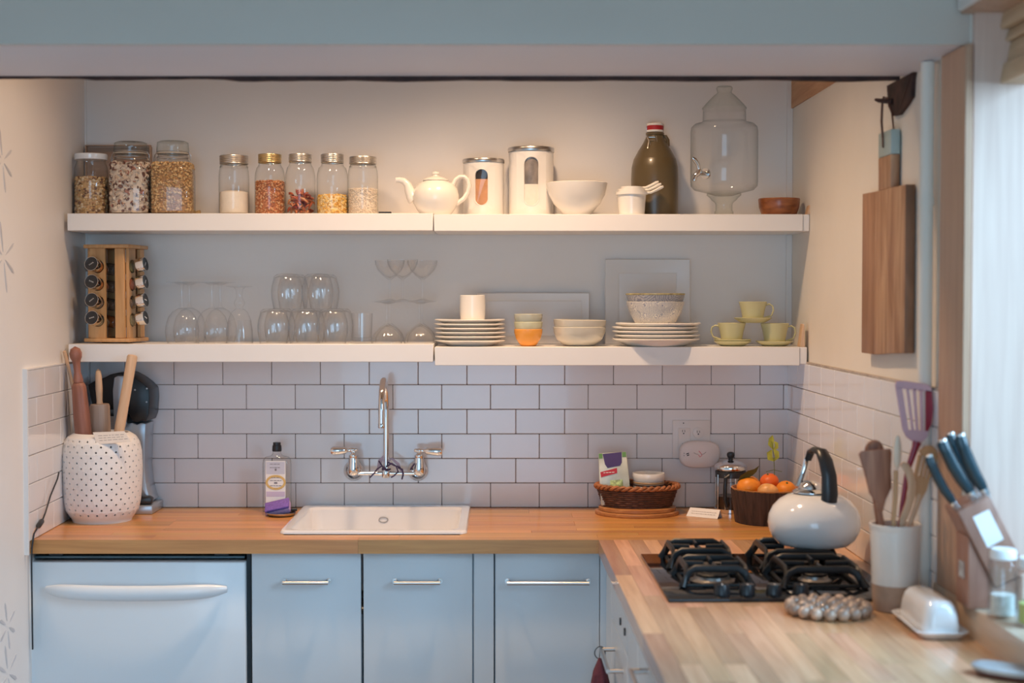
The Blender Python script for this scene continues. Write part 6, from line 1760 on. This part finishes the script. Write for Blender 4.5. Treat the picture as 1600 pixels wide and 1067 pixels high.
# slotted head: outline with four real slots, built as bars
def slat(a, b, w0, w1):
    return (a, b, w0, w1)
hd_ = MB()
def quad_strip(P, th, mbx):
    pts = [at(a, b, Ysp) - ft for a, b in P]
    mbx.prism([(p.x, p.z) for p in pts], Ysp - ft.y - th / 2, Ysp - ft.y + th / 2, None, .0006, 1)
th = .0045
quad_strip([(1398.5, 600), (1401, 595), (1415, 595), (1440, 599), (1452, 602), (1456, 610), (1456, 613), (1399, 606)], th, hd_)
quad_strip([(1410, 671), (1450, 673), (1449, 682), (1441, 690), (1428, 692), (1416, 683)], th, hd_)
bars = [((1398.7, 604.5), (1409.5, 605.7), (1419.5, 672), (1410, 672)), ((1415.5, 606), (1420, 606.5), (1428, 672.5), (1424, 672.5)), ((1426, 607), (1431, 607.5), (1435, 673), (1431, 673)), ((1436.5, 608), (1441, 608.8), (1442, 673), (1438.5, 673)), ((1446, 609), (1456, 611), (1458, 640), (1456, 660), (1450, 674), (1446, 673))]
for b in bars[:-1]: quad_strip(b, th, hd_)
hr_ = MB(); quad_strip(bars[-1], th, hr_)
utensil('slotted_turner', 'pink slotted turner with a dark red handle, tallest in the crock', 'turner', ft, None, [('handle', mb, M['redp']), ('slotted_head', hd_, M['pinkp']), ('head_edge', hr_, M['redp'])])
ft = inside(.012, -.010, .02)
Yq = CY_ - .012
mb = MB().tube([Vector((0, 0, 0)), at(1424, 812, Yq) - ft, at(1432, 790, Yq) - ft, at(1437, 772, Yq) - ft], [.005, .0058, .006, .0075], 10, up=(0, 1, 0), flat=(.6, 1))
hd_ = MB()
def strip2(P, mbx, Yv=Yq, th=.006):
    pts = [at(a, b, Yv) - ft for a, b in P]
    mbx.prism([(p.x, p.z) for p in pts], Yv - ft.y - th / 2, Yv - ft.y + th / 2, None, .0007, 1)
strip2([(1429, 742), (1452, 748), (1448, 765), (1440, 780), (1432, 780), (1428, 765)], hd_)
strip2([(1436, 704), (1446, 697), (1456, 696), (1463, 703), (1465, 712), (1440, 712)], hd_)
for P in ([(1435, 710), (1440.5, 711.5), (1433.5, 744), (1428, 743)], [(1444, 711.5), (1447, 711.8), (1439.5, 746), (1436.8, 745)], [(1450, 712), (1453, 712), (1445.5, 747.5), (1442.6, 747)], [(1456.5, 712), (1465, 712), (1462, 730), (1451.5, 749), (1448.6, 748)]): strip2(P, hd_)
utensil('slotted_spoon', 'slotted tan wooden spoon at the right of the crock', 'spoon', ft, None, [('handle', mb, M['palewood']), ('slotted_head', hd_, M['honey'])])
ft = inside(.006, -.024, .02)
Yr = CY_ - .027
b_ = blade([(1406, 726), (1411, 721), (1419, 724), (1427, 737), (1431, 755), (1430, 775), (1424, 795), (1417, 812), (1405, 812), (1413, 790), (1419, 770), (1418, 750), (1412, 735)], ft, Yr, .006)
mb = MB().tube([Vector((0, 0, 0)), at(1409, 822, Yr) - ft, at(1411, 811, Yr) - ft], [.0055, .006, .007], 10, up=(0, 1, 0), flat=(.5, 1))
utensil('curved_spatula', 'curved pale wooden spatula between narrow spoon and slotted spoon', 'spatula', ft, None, [('handle', mb, M['palewood']), ('blade', b_, M['palewood'])])

# ------------------------------------------------------------------ butter dish
bx0, bx1, by0, by1 = .804, .908, -1.785, -1.562
bd = thing('butter_dish', 'white covered butter dish on the worktop near the window sill', 'butter dish', ((bx0 + bx1) / 2, (by0 + by1) / 2, CT))
hx, hy = (bx1 - bx0) / 2, (by1 - by0) / 2
def rr2(k, z, r, kx=0): return rrect(-hx + k, hx - k, -hy + k, hy - k, r, z)
v, f = loft([rr2(.014, .0005, .018), rr2(.010, .003, .020), rr2(.002, .0125, .024), rr2(0, .0145, .025), rr2(.003, .0160, .024), rr2(.010, .0125, .020), rr2(.014, .0115, .018)], True, True)
obj('plate', MB().add(v, f), M['enamel'], bd, 50)
v, f = loft([rr2(.016, .0122, .022), rr2(.0155, .020, .022), rr2(.018, .045, .024), rr2(.022, .060, .026), rr2(.029, .0685, .022), rr2(.040, .0715, .011)], True, True)
obj('cover', MB().add(v, f), M['enamel'], bd, 60)

# ------------------------------------------------------------------ knife block on the sill
KYf, KYb = -1.780, -1.690
kz0 = SILL + .0006
def kp(px, py):
    p = at(px, py, KYf); return p.x, p.z
ox_, oz_ = kp(1545, 945)
kb = thing('knife_block', 'slanted brown wooden knife block on the window sill', 'knife block', (ox_, KYf, kz0))
def kl(px, py):
    x, z = kp(px, py); return x - ox_, max(0.0, z - kz0 + 0.0)
slab = [kl(1497, 800), kl(1547, 775), kl(1606, 893), kl(1556, 918)]
obj('slanted_body', MB().prism(slab, 0, KYb - KYf, None, .002, 2), M['blockwood'], kb)
footp = [kl(1515, 839), (kl(1515, 945)[0], 0.0), (kl(1600, 945)[0], 0.0), (kl(1600, 945)[0], kl(1600, 902)[1]), (kl(1557, 921)[0], kl(1557, 921)[1])]
obj('foot', MB().prism(footp, .006, KYb - KYf - .006, None, .002, 2), M['blockwood'], kb)
lab = [kl(1520, 808), kl(1545, 796), kl(1568, 842), kl(1543, 856)]
M['paperw'] = pm('white_sticker', (.80, .81, .82), .5)
obj('white_sticker', MB().prism(lab, -.0008, -.0001), M['paperw'], kb, None)
xs_ = footp[0][0]
zs0, zs1 = kl(1506, 909)[1], kl(1506, 883)[1]
obj('grey_sticker', MB().box(xs_ - .0008, xs_ - .0001, .030, .062, zs0, zs1), pm('grey_sticker', (.40, .40, .41), .5, var=.3, scale=90), kb, None)
M['knifeh'] = pm('blue_black_handle', (.007, .026, .036), .26, var=.2, coat=.2)
dsl = Vector((slab[0][0] - slab[3][0], 0, slab[0][1] - slab[3][1])).normalized()
def knife(label, butt, root, dy, r, tipw):
    Yk = KYf + dy
    p1 = at(*butt, Yk); p0 = at(*root, Yk)
    d = p1 - p0
    t = thing('kitchen_knife', label, 'knife', p0, 0, 'dark-handled knives in the knife block')
    up = (0, 1, 0)
    Q = [d * 0.02, d * .12, d * .3, d * .55, d * .8, d * .95, d]
    nr = Vector((-d.z, 0, d.x)).normalized()
    bow = [0, .001, .003, .003, .001, -.001, -.003]
    Q = [q + nr * b for q, b in zip(Q, bow)]
    obj('handle', MB().tube(Q, [r * .8, r, r * 1.1, r * 1.15, r * 1.05, r * 1.1, r * .8], 14, up=up, flat=(.72, 1.0)), M['knifeh'], t)
    obj('bolster', MB().tube([-d * .07, d * .0, d * .035], [r * .75, r * .86, r * .86], 14, up=up, flat=(.74, 1.0)), M['chrome'], t)
    obj('end_cap', MB().tube([d * .985 + nr * -.003, d * 1.02 + nr * -.0035, d * 1.035 + nr * -.0035], [r * .86, r * .82, r * .5], 14, up=up, flat=(.74, 1.0)), M['steel'], t)
    q = -d.normalized()
    obj('blade', MB().tube([-d * .07, -d * .07 + q * .012], [r * .62, r * .62], 8, up=up, flat=(.1, 1)), M['steel'], t)
knife('leftmost small knife in the block, leaning lowest', (1449.5, 714), (1491, 787), .046, .0088, 0)
knife('middle front knife in the block, with a thick curved handle', (1470, 690), (1518, 771), .030, .0112, 0)
knife('knife at the back of the block, mostly hidden by two others', (1483, 679), (1524, 762), .068, .0095, 0)
knife('longest knife, rightmost in the block', (1498, 681), (1538, 767), .026, .0112, 0)

# ------------------------------------------------------------------ things on the window sill
M['lime'] = pm('lime_liquid', (.50, .62, .18), .3, var=.1)
M['capw'] = pm('white_cap', (.80, .81, .82), .35)
def sill_jar(label, px, Y, R, H, capH, inner):
    p = at(px, 900, Y)
    zb = SILL - .004
    t = thing('sill_jar', label, 'jar', (p.x, Y, zb + .0004), 0, 'clear jars on the window sill')
    obj('glass_body', MB().lathe([(0, .002), (R * .95, 0), (R, .003), (R, H * .72), (R * .92, H * .80), (R * .80, H * .84), (R * .80, H * .9)], 32), M['glass'], t)
    obj('inner_glass', MB().lathe([(0, .010), (R * .84, .011), (R * .84, H * .66), (R * .7, H * .74)], 32), M['glass_green'], t)
    o = obj('contents', MB().lathe([(0, .012), (R * .80, .012), (R * .80, H * .36), (0, H * .36)], 28), inner, t); o['kind'] = 'stuff'
    obj('lid', MB().lathe([(R * .82, H * .86), (R * .90, H * .87), (R * .90, H * .96), (R * .80, H), (0, H)], 32), M['capw'], t)
M['greysalt'] = pm('grey_white_salt', (.66, .68, .68), .6, var=.2, scale=80)
sill_jar('clear jar with a white lid in front of the knife block', 1567, -1.850, .0275, .135, 0, M['greysalt'])
sill_jar('clear jar at the picture edge beside the other sill jar', 1612, -1.790 - .13, .0275, .130, 0, M['lime'])
p = at(1618, 940, -2.03)
t = thing('red_bowl', 'small white-rimmed red bowl on the window sill at the picture edge', 'bowl', (max(p.x, 1.004), -2.06, SILL - .0036))
obj('bowl', MB().lathe([(0, .002), (.016, 0), (.018, .002), (.030, .040), (.0315, .046), (.0295, .046), (.026, .035), (.015, .006), (0, .005)], 32), pm('red_glaze', (.50, .10, .08), .3), t)
obj('rim', MB().lathe([(.0310, .0445), (.0335, .0465), (.0320, .050), (.0290, .0485), (.0293, .0462)], 32), M['capw'], t)
# spoon rest on the near worktop
p = onz(1572, 1058, CT)
t = thing('spoon_rest', 'rounded grey-white spoon rest lying on the near worktop', 'spoon rest', (p.x, p.y, CT), rad(-38))
M['restg'] = pm('grey_white_glaze', (.50, .53, .56), .3, .1, var=.25, scale=18, coat=.3)
M['restshade'] = pm('dark_red_shadow', (.14, .045, .035), .5)
def oval(kx, ky, z, n=40): return [(kx * math.copysign(abs(math.cos(2 * PI * k / n)) ** .8, math.cos(2 * PI * k / n)), ky * math.copysign(abs(math.sin(2 * PI * k / n)) ** .8, math.sin(2 * PI * k / n)), z) for k in range(n)]
v, f = loft([oval(.050, .024, .0005), oval(.054, .027, .007), oval(.053, .026, .0085)], True, True); obj('base', MB().add(v, f), M['restshade'], t, 50)  # dark red shadow under the rest, put in as a base
v, f = loft([oval(.056, .0285, .0088), oval(.060, .032, .014), oval(.060, .032, .017), oval(.056, .0285, .0195), oval(.045, .019, .0185), oval(.02, .008, .0178)], True, True); obj('tray', MB().add(v, f), M['restg'], t, 50)

# ------------------------------------------------------------------ towel on the drawer handle
tzx = XF - .036
ty = -0.865
hzv = dr1_hz
tw_ = thing('hand_towel', 'burgundy hand towel hanging by a loop from the drawer handle', 'towel', (tzx, ty, hzv))
M['towel'] = pm('burgundy_terry', (.135, .035, .050), .95, var=.25, scale=60, bump=.8, bscale=260)
v = []; f = []; n = 56; lv = [(-.022, .006), (-.034, .012), (-.055, .023), (-.085, .031), (-.13, .037), (-.20, .042), (-.30, .046), (-.36, .048)]
for i, (z, R) in enumerate(lv):
    for k in range(n):
        a = 2 * PI * k / n
        r = R * (1 + .16 * math.sin(5 * a + .4 * i) * min(1, i / 3) + .08 * math.sin(9 * a - i * .3) * min(1, i / 3))
        v.append((r * math.cos(a) * .72, r * math.sin(a) * 1.0, z))
for i in range(len(lv) - 1):
    for k in range(n): f.append((i * n + k, i * n + (k + 1) % n, (i + 1) * n + (k + 1) % n, (i + 1) * n + k))
f += [tuple(range(n)), tuple(reversed(range((len(lv) - 1) * n, len(lv) * n)))]
obj('cloth', MB().add(v, f), M['towel'], tw_, 80)
obj('loop', MB().tube([(.0135 * math.cos(2 * PI * k / 20), 0.004 * math.sin(4 * PI * k / 20), -.0075 + .0165 * math.sin(2 * PI * k / 20)) for k in range(20)], .0013, 6, closed=True), M['blackplastic'], tw_)

# ================================================================== CUTTING BOARD ON THE RIGHT WALL
cbx = lambda y: wallx(y)
tk = .021
yf, yn = -.941, -1.312
ztn, ztf = at(1416, 288, yn).z, at(1350.5, 303, yf).z
zbn, zbf = at(1416, 552, yn).z, at(1351, 551, yf).z
ztm = (ztn + ztf) / 2; zbm = (zbn + zbf) / 2
hyf, hyn = -1.085, -1.19
zht = at(1388, 206, -1.13).z; zhp = at(1388, 244, -1.14).z
Y0 = (yf + yn) / 2
cbd = thing('cutting_board', 'thick wooden cutting board with a teal-dipped handle on the right wall', 'cutting board', (wallx(Y0) - .003, Y0, zbm), 0.0125)
# local: x into room is negative, y along the wall (towards back +)
M['board'] = wood('cutting_board_wood', (.27, .125, .060), (.55, .34, .20), .5, stretch=(9, 11, 1.6), scale=2.6)
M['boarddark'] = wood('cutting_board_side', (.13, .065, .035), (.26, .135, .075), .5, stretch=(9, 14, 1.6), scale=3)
def yz_prism(poly, x0, x1, b=.002):
    """polygon in YZ extruded along X"""
    mb = MB().prism(poly, x0, x1, None, b, 2)
    mb.v = [(y, x, z) for x, y, z in mb.v]
    return mb
lz = lambda z: z - zbm
# the body is three glued boards with their own grain
w_ = (yf - yn)
ya, yb2, yc, yd = yn - Y0, yn - Y0 + w_ * .40, yn - Y0 + w_ * .70, yf - Y0
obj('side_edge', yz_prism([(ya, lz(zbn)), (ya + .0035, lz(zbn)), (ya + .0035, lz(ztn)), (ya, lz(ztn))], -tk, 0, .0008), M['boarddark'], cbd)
ya2 = ya + .0038
obj('plank', yz_prism([(ya2, lz(zbn)), (yb2 - .0003, lz(zbm)), (yb2 - .0003, lz(ztm)), (ya2, lz(ztn))], -tk, 0), M['board'], cbd)
obj('plank', yz_prism([(yb2, lz(zbm)), (yc - .0003, lz(zbf)), (yc - .0003, lz(ztm)), (yb2, lz(ztm))], -tk, 0), M['board'], cbd)
obj('plank', yz_prism([(yc, lz(zbf)), (yd, lz(zbf)), (yd, lz(ztf)), (yc, lz(ztm))], -tk, 0), wood('cutting_board_dark_plank', (.24, .115, .06), (.40, .22, .125), .5, stretch=(9, 11, 1.6), scale=2.6), cbd)
obj('handle', yz_prism([(hyn - Y0, lz(ztm) - .0005), (hyf - Y0, lz(ztm) - .0005), (hyf - Y0 + .002, lz(zhp)), (hyn - Y0 - .001, lz(zhp))], -tk, 0), M['board'], cbd)
M['teal'] = pm('teal_paint', (.36, .46, .45), .4, var=.04)
obj('teal_handle_end', yz_prism([(hyn - Y0 - .001, lz(zhp) + .0003), (hyf - Y0 + .002, lz(zhp) + .0003), (hyf - Y0 + .001, lz(zht)), (hyn - Y0 - .001, lz(zht))], -tk - .0003, 0), M['teal'], cbd)
# peg and leather cord
pgy = -1.150
pg = at(1391, 158, pgy)
peg = thing('dark_peg', 'rough dark peg sticking out of the broken beam stub', 'peg', (wallx(pgy) - .0105, pgy, pg.z))
obj('peg', MB().tube([(-.0005, 0, 0), (-.014, .008, .001), (-.028, .018, .004), (-.034, .024, .007)], [.0065, .0058, .0048, .0030], 8), M['darkwood'], peg)
M['leather'] = pm('brown_leather', (.125, .048, .030), .6, var=.3, scale=60)
q0 = Vector((wallx(pgy) - .026, pgy + .012, pg.z + .006))
cdt = thing('leather_cord', 'brown leather cord looped over the peg, holding the cutting board', 'cord', q0)
A = Vector((cbd.location.x - tk - .003, -1.135, zht - .028)) - q0
P1 = [A + Vector((0, .0, -.010)), A + Vector((-.001, .001, .02)), A * .5 + Vector((-.004, .004, 0)), Vector((-.003, .006, -.010)), Vector((.0, .004, .006)), Vector((.004, -.006, .002)), Vector((.008, -.012, -.014)), Vector((.012, -.022, -.032)), Vector((.0135, -.034, zht - q0.z + .001))]
obj('cord', MB().tube(P1, [.0022, .0026, .0030, .0030, .003, .003, .0028, .0024, .0022], 8, flat=(1, .8)), M['leather'], cdt)
